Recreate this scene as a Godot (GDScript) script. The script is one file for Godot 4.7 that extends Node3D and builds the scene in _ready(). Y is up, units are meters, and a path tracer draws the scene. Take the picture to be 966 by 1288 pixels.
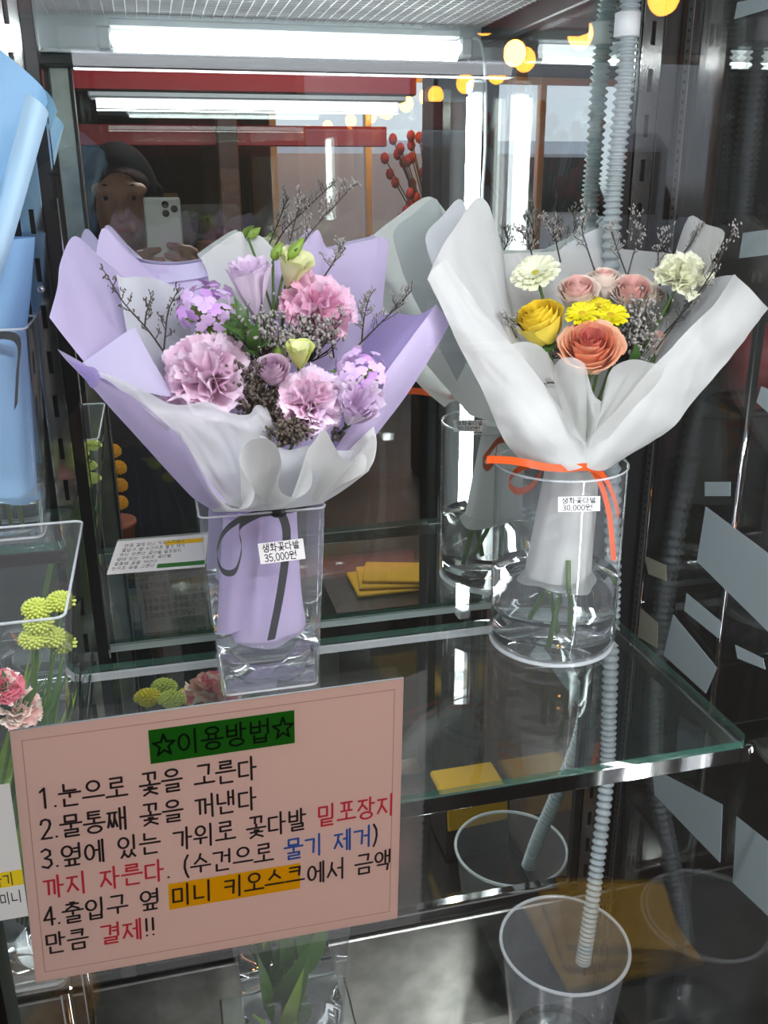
extends Node3D
# A glass-fronted flower refrigerator seen through its sliding door; the back wall is a mirror.
# World: mirror plane z = 0, camera at (0, 1.4, 1.0), x right, y up, metres.

const CAM := Vector3(0, 1.4, 1.0)
const SHELF_Y := 0.896
const ZD := 0.64      # plane of the sliding door glass
const LAMP_E := 0.20
const ZT := 0.56      # plane of the light tubes inside the door
var cam_basis: Basis
var mats := {}
var used_names := {}
var rng := RandomNumberGenerator.new()


func _ready() -> void:
	rng.seed = 7
	setup_camera()
	setup_light()
	make_materials()
	build_room()
	build_cabinet()
	build_shelves()
	build_tubes()
	build_notices()
	build_mirror_notice()
	build_lilac()
	build_white()
	build_blue()
	build_left_bin()
	build_under_vase()
	build_hose_and_cups()
	build_wall_labels()
	build_shop_things()
	build_person()


# ---------------------------------------------------------------- camera and light
func setup_camera() -> void:
	var c := Camera3D.new()
	c.name = "camera"
	c.fov = 58.58
	c.near = 0.004
	c.far = 200.0
	c.position = CAM
	c.rotation_degrees = Vector3(-19.34, -13.79, -0.4)
	add_child(c)
	c.current = true
	cam_basis = Basis.from_euler(Vector3(deg_to_rad(-19.34), deg_to_rad(-13.79), deg_to_rad(-0.4)))


func setup_light() -> void:
	var w := WorldEnvironment.new()
	w.name = "surroundings"
	var e := Environment.new()
	e.background_mode = Environment.BG_SKY
	var sky := Sky.new()
	var sm := ProceduralSkyMaterial.new()
	sm.sky_top_color = Color(0.75, 0.82, 0.92)
	sm.sky_horizon_color = Color(0.88, 0.91, 0.95)
	sm.ground_bottom_color = Color(0.35, 0.35, 0.36)
	sm.ground_horizon_color = Color(0.6, 0.61, 0.62)
	sm.sun_angle_max = 0.0
	sm.energy_multiplier = 1.0
	sky.sky_material = sm
	e.sky = sky
	e.background_energy_multiplier = 1.0
	e.tonemap_mode = Environment.TONE_MAPPER_LINEAR
	e.tonemap_exposure = 1.35
	e.sdfgi_enabled = true
	e.ssao_enabled = true
	e.ssil_enabled = true
	w.environment = e
	add_child(w)


func area_light(called: String, at: Vector3, towards: Vector3, size: Vector2, energy: float, col: Color) -> void:
	var l := AreaLight3D.new()
	l.name = called
	l.area_size = size
	l.light_energy = energy
	l.light_color = col
	l.shadow_enabled = true
	l.position = at
	add_child(l, true)
	var up := Vector3.UP if absf(towards.normalized().y) < 0.9 else Vector3(0, 0, 1)
	l.look_at_from_position(at, at + towards, up)


# ---------------------------------------------------------------- pixels of the 966 x 1288 photograph as points in the place
func ray(u: float, v: float) -> Vector3:
	var d := cam_basis * Vector3((u - 483.0) / 1148.0, -(v - 644.0) / 1148.0, -1.0)
	return d / -d.z


func P(u: float, v: float, z: float) -> Vector3:
	return CAM + ray(u, v) * (CAM.z - z)


func PX(u: float, v: float, x: float) -> Vector3:
	var d := ray(u, v)
	return CAM + d * (x / d.x)


func mirrored(u: float, v: float, dist: float, plane := 0.0) -> Vector3:
	# the point whose image in the mirror plane z = plane is seen at that pixel, dist metres along the depth axis
	var q := CAM + ray(u, v) * dist
	q.z = 2.0 * plane - q.z
	return q


# ---------------------------------------------------------------- naming
func numbered(called: String) -> String:
	if not used_names.has(called):
		used_names[called] = 0
		return called
	used_names[called] += 1
	return "%s_%03d" % [called, used_names[called]]


func thing(called: String, label: String, category: String, at := Vector3.ZERO, group := "") -> Node3D:
	var o := Node3D.new()
	o.name = numbered(called)
	add_child(o)
	o.position = at
	tag(o, label, category, group)
	return o


func tag(o: Node, label: String, category: String, group := "") -> void:
	o.set_meta("label", label)
	o.set_meta("category", category)
	if group:
		o.set_meta("group", group)


func part(called: String, mesh: Mesh, m: Material, parent: Node, world := true) -> MeshInstance3D:
	var o := MeshInstance3D.new()
	o.name = called
	o.mesh = mesh
	o.material_override = m
	parent.add_child(o, true)
	if world:
		o.global_position = Vector3.ZERO
	return o


func structure(called: String, mesh: Mesh, m: Material) -> MeshInstance3D:
	var o := MeshInstance3D.new()
	o.name = called
	o.mesh = mesh
	o.material_override = m
	add_child(o)
	o.set_meta("kind", "structure")
	return o


# ---------------------------------------------------------------- materials
func mat(key: String, c: Color, rough := 0.6, metal := 0.0) -> StandardMaterial3D:
	var m := StandardMaterial3D.new()
	m.resource_name = key
	m.albedo_color = c
	m.roughness = rough
	m.metallic = metal
	m.cull_mode = BaseMaterial3D.CULL_DISABLED
	mats[key] = m
	return m


func soft(key: String, c: Color, through: float, rough := 0.55) -> StandardMaterial3D:
	var m := mat(key, c, rough)
	m.backlight_enabled = true
	m.backlight = Color(c.r * through, c.g * through, c.b * through)
	return m


func glass(key: String, c: Color, alpha: float, rough := 0.0) -> StandardMaterial3D:
	var m := mat(key, c, rough)
	m.albedo_color.a = alpha
	m.transparency = BaseMaterial3D.TRANSPARENCY_ALPHA
	return m


func noise_tex(sd: int, freq: float, lo: Color, hi: Color, size := 256) -> NoiseTexture2D:
	var n := FastNoiseLite.new()
	n.seed = sd
	n.frequency = freq
	n.fractal_octaves = 4
	var t := NoiseTexture2D.new()
	t.width = size
	t.height = size
	t.seamless = true
	t.noise = n
	var g := Gradient.new()
	g.set_color(0, lo)
	g.set_color(1, hi)
	t.color_ramp = g
	return t


func triplanar(m: StandardMaterial3D, t: Texture2D, scale: float) -> StandardMaterial3D:
	m.albedo_texture = t
	m.uv1_triplanar = true
	m.uv1_world_triplanar = true
	m.uv1_scale = Vector3.ONE * scale
	return m


func make_materials() -> void:
	var mi := mat("mirror", Color(0.90, 0.93, 0.91), 0.0, 1.0)
	mi.metallic_specular = 0.5
	glass("pane", Color(0.9, 0.95, 0.93), 0.004)
	glass("door_pane", Color(0.9, 0.95, 0.93), 0.004)
	glass("shelf_glass", Color(0.45, 0.55, 0.52), 0.02)
	glass("shelf_edge", Color(0.20, 0.36, 0.31), 0.55, 0.05)
	glass("acrylic", Color(0.88, 0.90, 0.92), 0.07)
	glass("acrylic_edge", Color(0.93, 0.95, 0.96), 0.38, 0.05)
	glass("bucket_plastic", Color(0.80, 0.82, 0.84), 0.22, 0.08)
	var wt := mat("water", Color(0.97, 0.99, 0.99), 0.0)
	wt.albedo_color.a = 0.0
	wt.refraction_enabled = true
	wt.refraction_scale = 0.033
	var st := triplanar(mat("steel", Color(0.62, 0.62, 0.60), 0.28, 1.0), noise_tex(3, 0.02, Color(0.78, 0.78, 0.78), Color(1, 1, 1)), 3.0)
	st.roughness = 0.28
	mat("polished_steel", Color(0.72, 0.72, 0.70), 0.12, 1.0)
	mat("chrome", Color(0.82, 0.82, 0.82), 0.06, 1.0)
	mat("black_frame", Color(0.035, 0.033, 0.035), 0.35)
	mat("maroon_frame", Color(0.10, 0.045, 0.05), 0.4)
	mat("white_plastic", Color(0.85, 0.86, 0.87), 0.45)
	mat("grille_white", Color(0.78, 0.78, 0.78), 0.5)
	mat("hose_grey", Color(0.62, 0.66, 0.67), 0.45)
	mat("spacer", Color(0.45, 0.45, 0.44), 0.4, 0.8)
	# papers
	soft("lilac", Color(0.83, 0.77, 0.91), 0.95)
	soft("lilac_deep", Color(0.75, 0.68, 0.90), 0.9)
	soft("lilac_pale", Color(0.84, 0.81, 0.92), 0.9)
	soft("paper_white", Color(0.82, 0.82, 0.81), 0.95)
	soft("paper_cool", Color(0.78, 0.79, 0.80), 0.95)
	var ti := soft("tissue", Color(0.86, 0.86, 0.85), 0.9)
	ti.albedo_color.a = 0.55
	ti.transparency = BaseMaterial3D.TRANSPARENCY_ALPHA
	var tg := soft("tissue_grey", Color(0.76, 0.76, 0.77), 0.95)
	tg.albedo_color.a = 0.80
	tg.transparency = BaseMaterial3D.TRANSPARENCY_ALPHA
	soft("paper_blue", Color(0.60, 0.78, 0.93), 0.7)
	soft("paper_blue_pale", Color(0.75, 0.87, 0.95), 0.7)
	mat("ribbon_black", Color(0.035, 0.04, 0.07), 0.45)
	soft("ribbon_orange", Color(0.93, 0.36, 0.10), 0.5, 0.4)
	# petals
	soft("carnation_a", Color(0.95, 0.82, 0.90), 0.6)
	soft("carnation_b", Color(0.96, 0.88, 0.94), 0.6)
	soft("carnation_c", Color(0.95, 0.74, 0.84), 0.6)
	soft("carnation_w", Color(0.96, 0.96, 0.86), 0.6)
	soft("lisianthus", Color(0.84, 0.74, 0.86), 0.6)
	soft("lisianthus_pale", Color(0.90, 0.83, 0.91), 0.6)
	soft("cream", Color(0.93, 0.93, 0.74), 0.6)
	soft("cream_green", Color(0.83, 0.86, 0.52), 0.6)
	soft("mauve_rose", Color(0.80, 0.66, 0.78), 0.5)
	soft("mauve_rose_pale", Color(0.88, 0.78, 0.85), 0.5)
	soft("william", Color(0.80, 0.60, 0.87), 0.5)
	soft("william_pale", Color(0.88, 0.75, 0.93), 0.5)
	soft("rose_yellow", Color(0.98, 0.89, 0.32), 0.5)
	soft("rose_yellow_in", Color(0.98, 0.86, 0.22), 0.5)
	soft("rose_orange", Color(0.97, 0.76, 0.63), 0.5)
	soft("rose_orange_mid", Color(0.96, 0.67, 0.54), 0.5)
	soft("rose_orange_in", Color(0.90, 0.50, 0.44), 0.4)
	soft("rose_pink", Color(0.97, 0.91, 0.86), 0.5)
	soft("rose_pink_in", Color(0.96, 0.78, 0.74), 0.5)
	soft("daisy_yellow", Color(0.93, 0.88, 0.06), 0.5)
	soft("daisy_white", Color(0.95, 0.95, 0.84), 0.5)
	mat("daisy_eye", Color(0.80, 0.66, 0.05), 0.8)
	mat("daisy_eye_green", Color(0.72, 0.68, 0.25), 0.8)
	soft("mum_yellow", Color(0.86, 0.80, 0.14), 0.4)
	soft("mum_green", Color(0.80, 0.84, 0.40), 0.4)
	soft("mum_orange", Color(0.92, 0.66, 0.04), 0.4)
	soft("pink_carnation", Color(0.93, 0.50, 0.58), 0.5)
	soft("leaf", Color(0.22, 0.36, 0.13), 0.5, 0.45)
	soft("leaf_light", Color(0.45, 0.58, 0.20), 0.5, 0.45)
	soft("bud_green", Color(0.50, 0.62, 0.22), 0.4, 0.45)
	mat("stem", Color(0.30, 0.42, 0.16), 0.5)
	mat("twig", Color(0.22, 0.20, 0.17), 0.7)
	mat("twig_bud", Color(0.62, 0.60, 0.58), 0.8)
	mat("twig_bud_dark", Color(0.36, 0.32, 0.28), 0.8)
	# shop
	triplanar(mat("shop_floor", Color(0.22, 0.21, 0.20), 0.45), noise_tex(5, 0.03, Color(0.75, 0.75, 0.75), Color(1, 1, 1)), 0.8)
	triplanar(mat("shop_wall", Color(0.15, 0.15, 0.15), 0.8), noise_tex(6, 0.02, Color(0.85, 0.85, 0.85), Color(1, 1, 1)), 0.6)
	mat("shop_ceiling", Color(0.14, 0.14, 0.14), 0.85)
	mat("red_paint", Color(0.50, 0.05, 0.07), 0.5)
	triplanar(mat("wood", Color(0.30, 0.18, 0.10), 0.5), noise_tex(8, 0.05, Color(0.6, 0.55, 0.5), Color(1, 1, 1)), 4.0)
	mat("cardboard", Color(0.45, 0.38, 0.24), 0.8)
	soft("yellow_cloth", Color(0.86, 0.66, 0.08), 0.2, 0.8)
	mat("terracotta", Color(0.55, 0.28, 0.18), 0.7)
	mat("dry_red", Color(0.60, 0.16, 0.12), 0.8)
	mat("van_white", Color(0.86, 0.87, 0.88), 0.3)
	mat("rubber", Color(0.04, 0.04, 0.04), 0.8)
	mat("asphalt", Color(0.35, 0.35, 0.36), 0.9)
	mat("label_paper", Color(0.52, 0.56, 0.57), 0.7)
	mat("label_paper_beige", Color(0.50, 0.49, 0.42), 0.7)
	mat("skin", Color(0.62, 0.46, 0.38), 0.55)
	var ha := mat("hair", Color(0.03, 0.025, 0.025), 0.8)
	ha.metallic_specular = 0.2
	mat("coat", Color(0.16, 0.15, 0.20), 0.8)
	mat("trousers", Color(0.10, 0.11, 0.14), 0.8)
	mat("phone_back", Color(0.80, 0.80, 0.76), 0.3)
	mat("phone_frame", Color(0.62, 0.61, 0.58), 0.25, 1.0)
	mat("lens_black", Color(0.02, 0.02, 0.025), 0.08)
	mat("eye_white", Color(0.55, 0.53, 0.51), 0.3)
	mat("lips", Color(0.66, 0.36, 0.34), 0.5)


func glow(key: String, c: Color, energy: float) -> StandardMaterial3D:
	var m := mat(key, c, 0.5)
	m.emission_enabled = true
	m.emission = c
	m.emission_energy_multiplier = energy
	return m


# ---------------------------------------------------------------- mesh makers
func begin() -> SurfaceTool:
	var st := SurfaceTool.new()
	st.begin(Mesh.PRIMITIVE_TRIANGLES)
	st.set_smooth_group(0)
	return st


func finish(st: SurfaceTool) -> ArrayMesh:
	st.index()
	st.generate_normals()
	return st.commit()


func quad(st: SurfaceTool, a: Vector3, b: Vector3, c: Vector3, d: Vector3) -> void:
	# clockwise seen from the front
	for p in [a, b, c, a, c, d]:
		st.add_vertex(p)


func add_box(st: SurfaceTool, c: Vector3, s: Vector3, bevel := 0.0, basis := Basis.IDENTITY) -> void:
	st.set_smooth_group(-1)
	var h := s * 0.5
	var b := minf(bevel, minf(h.x, minf(h.y, h.z)) * 0.9)
	if b <= 0.0:
		for ax in 3:
			for sg in [-1.0, 1.0]:
				var n := Vector3.ZERO
				n[ax] = sg
				var u := Vector3.ZERO
				u[(ax + 1) % 3] = 1.0
				var v := n.cross(u)
				var q := []
				for k in [[-1, -1], [-1, 1], [1, 1], [1, -1]]:
					q.append(c + basis * ((n + u * k[0] + v * k[1]) * h))
				quad(st, q[0], q[1], q[2], q[3])
		return
	# chamfered box: faces, edges and corners
	for ax in 3:
		for sg in [-1.0, 1.0]:
			var n := Vector3.ZERO
			n[ax] = sg
			var u := Vector3.ZERO
			u[(ax + 1) % 3] = 1.0
			var v := n.cross(u)
			var q := []
			for k in [[-1, -1], [-1, 1], [1, 1], [1, -1]]:
				var p: Vector3 = (n + u * k[0] + v * k[1]) * h
				for j in 3:
					if j != ax:
						p[j] -= signf(p[j]) * b
				q.append(c + basis * p)
			quad(st, q[0], q[1], q[2], q[3])
	for ax in 3:
		var i := (ax + 1) % 3
		var j := (ax + 2) % 3
		for si in [-1.0, 1.0]:
			for sj in [-1.0, 1.0]:
				var q := []
				for w in [[0, -1.0], [0, 1.0], [1, 1.0], [1, -1.0]]:
					var p := Vector3.ZERO
					p[ax] = w[1] * (h[ax] - b)
					p[i] = si * (h[i] - (b if w[0] == 1 else 0.0))
					p[j] = sj * (h[j] - (b if w[0] == 0 else 0.0))
					q.append(c + basis * p)
				if si * sj > 0:
					quad(st, q[0], q[1], q[2], q[3])
				else:
					quad(st, q[3], q[2], q[1], q[0])
	for sx in [-1.0, 1.0]:
		for sy in [-1.0, 1.0]:
			for sz in [-1.0, 1.0]:
				var a := c + basis * Vector3(sx * h.x, sy * (h.y - b), sz * (h.z - b))
				var d := c + basis * Vector3(sx * (h.x - b), sy * h.y, sz * (h.z - b))
				var e := c + basis * Vector3(sx * (h.x - b), sy * (h.y - b), sz * h.z)
				for p in ([a, e, d] if sx * sy * sz > 0 else [a, d, e]):
					st.add_vertex(p)


func box_mesh(c: Vector3, s: Vector3, bevel := 0.0, basis := Basis.IDENTITY) -> ArrayMesh:
	var st := begin()
	add_box(st, c, s, bevel, basis)
	st.generate_normals()
	return st.commit()


func boxes_mesh(list: Array) -> ArrayMesh:
	var st := begin()
	for b in list:
		add_box(st, b[0], b[1], b[2] if b.size() > 2 else 0.0)
	st.generate_normals()
	return st.commit()


func frame_of(d: Vector3) -> Basis:
	# basis whose y axis is d
	var y := d.normalized()
	var x := y.cross(Vector3(0.13, 0.2, 0.97)).normalized()
	if x.length() < 0.5:
		x = Vector3.RIGHT
	return Basis(x, y, x.cross(y))


func add_tube(st: SurfaceTool, pts: Array, radii, sides := 6, caps := true) -> void:
	var rings := []
	var n := pts.size()
	var ref := Vector3(0.21, 0.13, 0.97)
	for i in n:
		var d: Vector3 = (pts[mini(i + 1, n - 1)] - pts[maxi(i - 1, 0)]).normalized()
		var x := d.cross(ref)
		if x.length() < 0.1:
			x = d.cross(Vector3(0.9, 0.1, 0.2))
		x = x.normalized()
		var y := x.cross(d)
		ref = y.cross(x) if false else ref
		var r: float = radii[i] if radii is Array else radii
		var ring := []
		for k in sides:
			var a := TAU * k / sides
			ring.append(pts[i] + x * cos(a) * r + y * sin(a) * r)
		rings.append(ring)
	for i in n - 1:
		for k in sides:
			var k2 := (k + 1) % sides
			quad(st, rings[i][k], rings[i + 1][k], rings[i + 1][k2], rings[i][k2])
	if caps:
		for e in [0, n - 1]:
			for k in sides:
				var k2 := (k + 1) % sides
				var tri := [pts[e], rings[e][k], rings[e][k2]] if e == 0 else [pts[e], rings[e][k2], rings[e][k]]
				for p in tri:
					st.add_vertex(p)


func tube_mesh(pts: Array, radii, sides := 8, caps := true) -> ArrayMesh:
	var st := begin()
	add_tube(st, pts, radii, sides, caps)
	return finish(st)


func add_lathe(st: SurfaceTool, c: Vector3, prof: Array, n := 48, basis := Basis.IDENTITY) -> void:
	for j in prof.size() - 1:
		var p: Vector2 = prof[j]
		var q: Vector2 = prof[j + 1]
		for i in n:
			var a := TAU * i / n
			var b := TAU * ((i + 1) % n) / n
			var pa := c + basis * Vector3(cos(a) * p.x, p.y, sin(a) * p.x)
			var pb := c + basis * Vector3(cos(b) * p.x, p.y, sin(b) * p.x)
			var qa := c + basis * Vector3(cos(a) * q.x, q.y, sin(a) * q.x)
			var qb := c + basis * Vector3(cos(b) * q.x, q.y, sin(b) * q.x)
			if p.x < 1e-6:
				for v in [pa, qb, qa]:
					st.add_vertex(v)
			elif q.x < 1e-6:
				for v in [pa, pb, qa]:
					st.add_vertex(v)
			else:
				quad(st, pa, pb, qb, qa)


func lathe_mesh(c: Vector3, prof: Array, n := 48, basis := Basis.IDENTITY) -> ArrayMesh:
	var st := begin()
	add_lathe(st, c, prof, n, basis)
	return finish(st)


func add_ball(st: SurfaceTool, c: Vector3, r: Vector3, basis := Basis.IDENTITY, n := 6, m := 4) -> void:
	for j in m:
		var t0 := PI * j / m
		var t1 := PI * (j + 1) / m
		for i in n:
			var a := TAU * i / n
			var b := TAU * ((i + 1) % n) / n
			var q := []
			for w in [[a, t1], [b, t1], [b, t0], [a, t0]]:
				q.append(c + basis * (Vector3(cos(w[0]) * sin(w[1]), cos(w[1]), sin(w[0]) * sin(w[1])) * r))
			if j == 0:
				for p in [q[0], q[1], q[2]]:
					st.add_vertex(p)
			elif j == m - 1:
				for p in [q[0], q[2], q[3]]:
					st.add_vertex(p)
			else:
				quad(st, q[0], q[1], q[2], q[3])


func ball_mesh(c: Vector3, r: Vector3, n := 12, m := 8, basis := Basis.IDENTITY) -> ArrayMesh:
	var st := begin()
	add_ball(st, c, r, basis, n, m)
	return finish(st)


func cr(a: Vector3, b: Vector3, c: Vector3, d: Vector3, t: float) -> Vector3:
	return b.cubic_interpolate(c, a, d, t)


func curve_at(pts: Array, t: float) -> Vector3:
	var n := pts.size() - 1
	var f := clampf(t, 0.0, 1.0) * n
	var i := mini(int(f), n - 1)
	return cr(pts[maxi(i - 1, 0)], pts[i], pts[i + 1], pts[mini(i + 2, n)], f - i)


func smooth_path(pts: Array, n: int) -> Array:
	var out := []
	for i in n + 1:
		out.append(curve_at(pts, float(i) / n))
	return out


func add_grid(st: SurfaceTool, g: Array) -> void:
	for j in g.size() - 1:
		for i in g[j].size() - 1:
			quad(st, g[j][i], g[j][i + 1], g[j + 1][i + 1], g[j + 1][i])


func sheet_mesh(rows: Array, nu := 24, nv := 16, wrinkle := 0.0012, sd := 1) -> ArrayMesh:
	# rows of [u, v, z] control points, from the rim down; a smooth sheet of paper through them, with slight handling wrinkles
	var n := FastNoiseLite.new()
	n.seed = sd
	n.frequency = 9.0
	var ctrl := []
	for r in rows:
		var line := []
		for p in r:
			line.append(P(p[0], p[1], p[2]))
		ctrl.append(line)
	var g := []
	for j in nv + 1:
		var t := float(j) / nv
		var line := []
		for i in nu + 1:
			var s := float(i) / nu
			var col := []
			for r in ctrl:
				col.append(curve_at(r, s))
			var q := curve_at(col, t)
			q.z += n.get_noise_3dv(q * 2.0) * wrinkle * 2.0
			line.append(q)
		g.append(line)
	var st := begin()
	add_grid(st, g)
	return finish(st)


# ---------------------------------------------------------------- Korean lettering, drawn stroke by stroke
const INITIALS := "ㄱㄲㄴㄷㄸㄹㅁㅂㅃㅅㅆㅇㅈㅉㅊㅋㅌㅍㅎ"
const VOWELS := "ㅏㅐㅑㅒㅓㅔㅕㅖㅗㅘㅙㅚㅛㅜㅝㅞㅟㅠㅡㅢㅣ"
const FINALS := " ㄱㄲㄳㄴㄵㄶㄷㄹㄺㄻㄼㄽㄾㄿㅀㅁㅂㅄㅅㅆㅇㅈㅊㅋㅌㅍㅎ"


func circle_line(cx: float, cy: float, rx: float, ry: float, n := 18) -> Array:
	var o := []
	for i in n + 1:
		o.append(Vector2(cx + cos(TAU * i / n) * rx, cy + sin(TAU * i / n) * ry))
	return o


func jamo(ch: String) -> Array:
	var V := func(a: Array) -> Array:
		var o := []
		for i in range(0, a.size(), 2):
			o.append(Vector2(a[i], a[i + 1]))
		return o
	match ch:
		"ㄱ": return [V.call([0.05, 0.08, 0.92, 0.08, 0.85, 0.95])]
		"ㄴ": return [V.call([0.08, 0.05, 0.08, 0.9, 0.95, 0.9])]
		"ㄷ": return [V.call([0.92, 0.08, 0.08, 0.08, 0.08, 0.9, 0.95, 0.9])]
		"ㄹ": return [V.call([0.05, 0.06, 0.92, 0.06, 0.92, 0.48, 0.08, 0.48, 0.08, 0.92, 0.97, 0.92])]
		"ㅁ": return [V.call([0.08, 0.08, 0.92, 0.08, 0.92, 0.92, 0.08, 0.92, 0.08, 0.08])]
		"ㅂ": return [V.call([0.1, 0.02, 0.1, 0.95, 0.9, 0.95, 0.9, 0.02]), V.call([0.1, 0.48, 0.9, 0.48])]
		"ㅅ": return [V.call([0.5, 0.02, 0.4, 0.5, 0.03, 0.95]), V.call([0.46, 0.4, 0.97, 0.95])]
		"ㅇ": return [circle_line(0.5, 0.5, 0.46, 0.46)]
		"ㅈ": return [V.call([0.05, 0.08, 0.95, 0.08]), V.call([0.52, 0.08, 0.4, 0.52, 0.03, 0.95]), V.call([0.46, 0.45, 0.97, 0.95])]
		"ㅊ": return [V.call([0.35, 0.0, 0.65, 0.0]), V.call([0.05, 0.24, 0.95, 0.24]), V.call([0.52, 0.24, 0.4, 0.6, 0.03, 0.97]), V.call([0.46, 0.55, 0.97, 0.97])]
		"ㅋ": return [V.call([0.05, 0.08, 0.92, 0.08, 0.85, 0.95]), V.call([0.05, 0.48, 0.88, 0.48])]
		"ㅌ": return [V.call([0.92, 0.05, 0.08, 0.05, 0.08, 0.93, 0.95, 0.93]), V.call([0.08, 0.48, 0.88, 0.48])]
		"ㅍ": return [V.call([0.03, 0.08, 0.97, 0.08]), V.call([0.03, 0.92, 0.97, 0.92]), V.call([0.3, 0.08, 0.3, 0.92]), V.call([0.7, 0.08, 0.7, 0.92])]
		"ㅎ": return [V.call([0.35, 0.02, 0.65, 0.02]), V.call([0.03, 0.25, 0.97, 0.25]), circle_line(0.5, 0.68, 0.3, 0.29)]
		"ㅏ": return [V.call([0.3, 0.0, 0.3, 1.0]), V.call([0.3, 0.46, 0.9, 0.46])]
		"ㅑ": return [V.call([0.3, 0.0, 0.3, 1.0]), V.call([0.3, 0.34, 0.9, 0.34]), V.call([0.3, 0.6, 0.9, 0.6])]
		"ㅓ": return [V.call([0.75, 0.0, 0.75, 1.0]), V.call([0.1, 0.46, 0.75, 0.46])]
		"ㅕ": return [V.call([0.75, 0.0, 0.75, 1.0]), V.call([0.1, 0.34, 0.75, 0.34]), V.call([0.1, 0.6, 0.75, 0.6])]
		"ㅣ": return [V.call([0.55, 0.0, 0.55, 1.0])]
		"ㅐ": return [V.call([0.2, 0.03, 0.2, 0.97]), V.call([0.85, 0.0, 0.85, 1.0]), V.call([0.2, 0.47, 0.85, 0.47])]
		"ㅔ": return [V.call([0.5, 0.03, 0.5, 0.97]), V.call([0.92, 0.0, 0.92, 1.0]), V.call([0.02, 0.44, 0.5, 0.44])]
		"ㅖ": return [V.call([0.5, 0.03, 0.5, 0.97]), V.call([0.92, 0.0, 0.92, 1.0]), V.call([0.02, 0.34, 0.5, 0.34]), V.call([0.02, 0.6, 0.5, 0.6])]
		"ㅗ": return [V.call([0.0, 0.8, 1.0, 0.8]), V.call([0.5, 0.1, 0.5, 0.8])]
		"ㅛ": return [V.call([0.0, 0.8, 1.0, 0.8]), V.call([0.33, 0.1, 0.33, 0.8]), V.call([0.67, 0.1, 0.67, 0.8])]
		"ㅜ": return [V.call([0.0, 0.2, 1.0, 0.2]), V.call([0.5, 0.2, 0.5, 0.95])]
		"ㅡ": return [V.call([0.0, 0.5, 1.0, 0.5])]
	return []


func put_jamo(out: Array, ch: String, x: float, y: float, w: float, h: float) -> void:
	var doubles := {"ㄲ": "ㄱ", "ㄸ": "ㄷ", "ㅃ": "ㅂ", "ㅆ": "ㅅ", "ㅉ": "ㅈ"}
	if doubles.has(ch):
		put_jamo(out, doubles[ch], x, y, w * 0.47, h)
		put_jamo(out, doubles[ch], x + w * 0.53, y, w * 0.47, h)
		return
	for line in jamo(ch):
		var o := []
		for p in line:
			o.append(Vector2(x + p.x * w, y + p.y * h))
		out.append(o)


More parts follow.
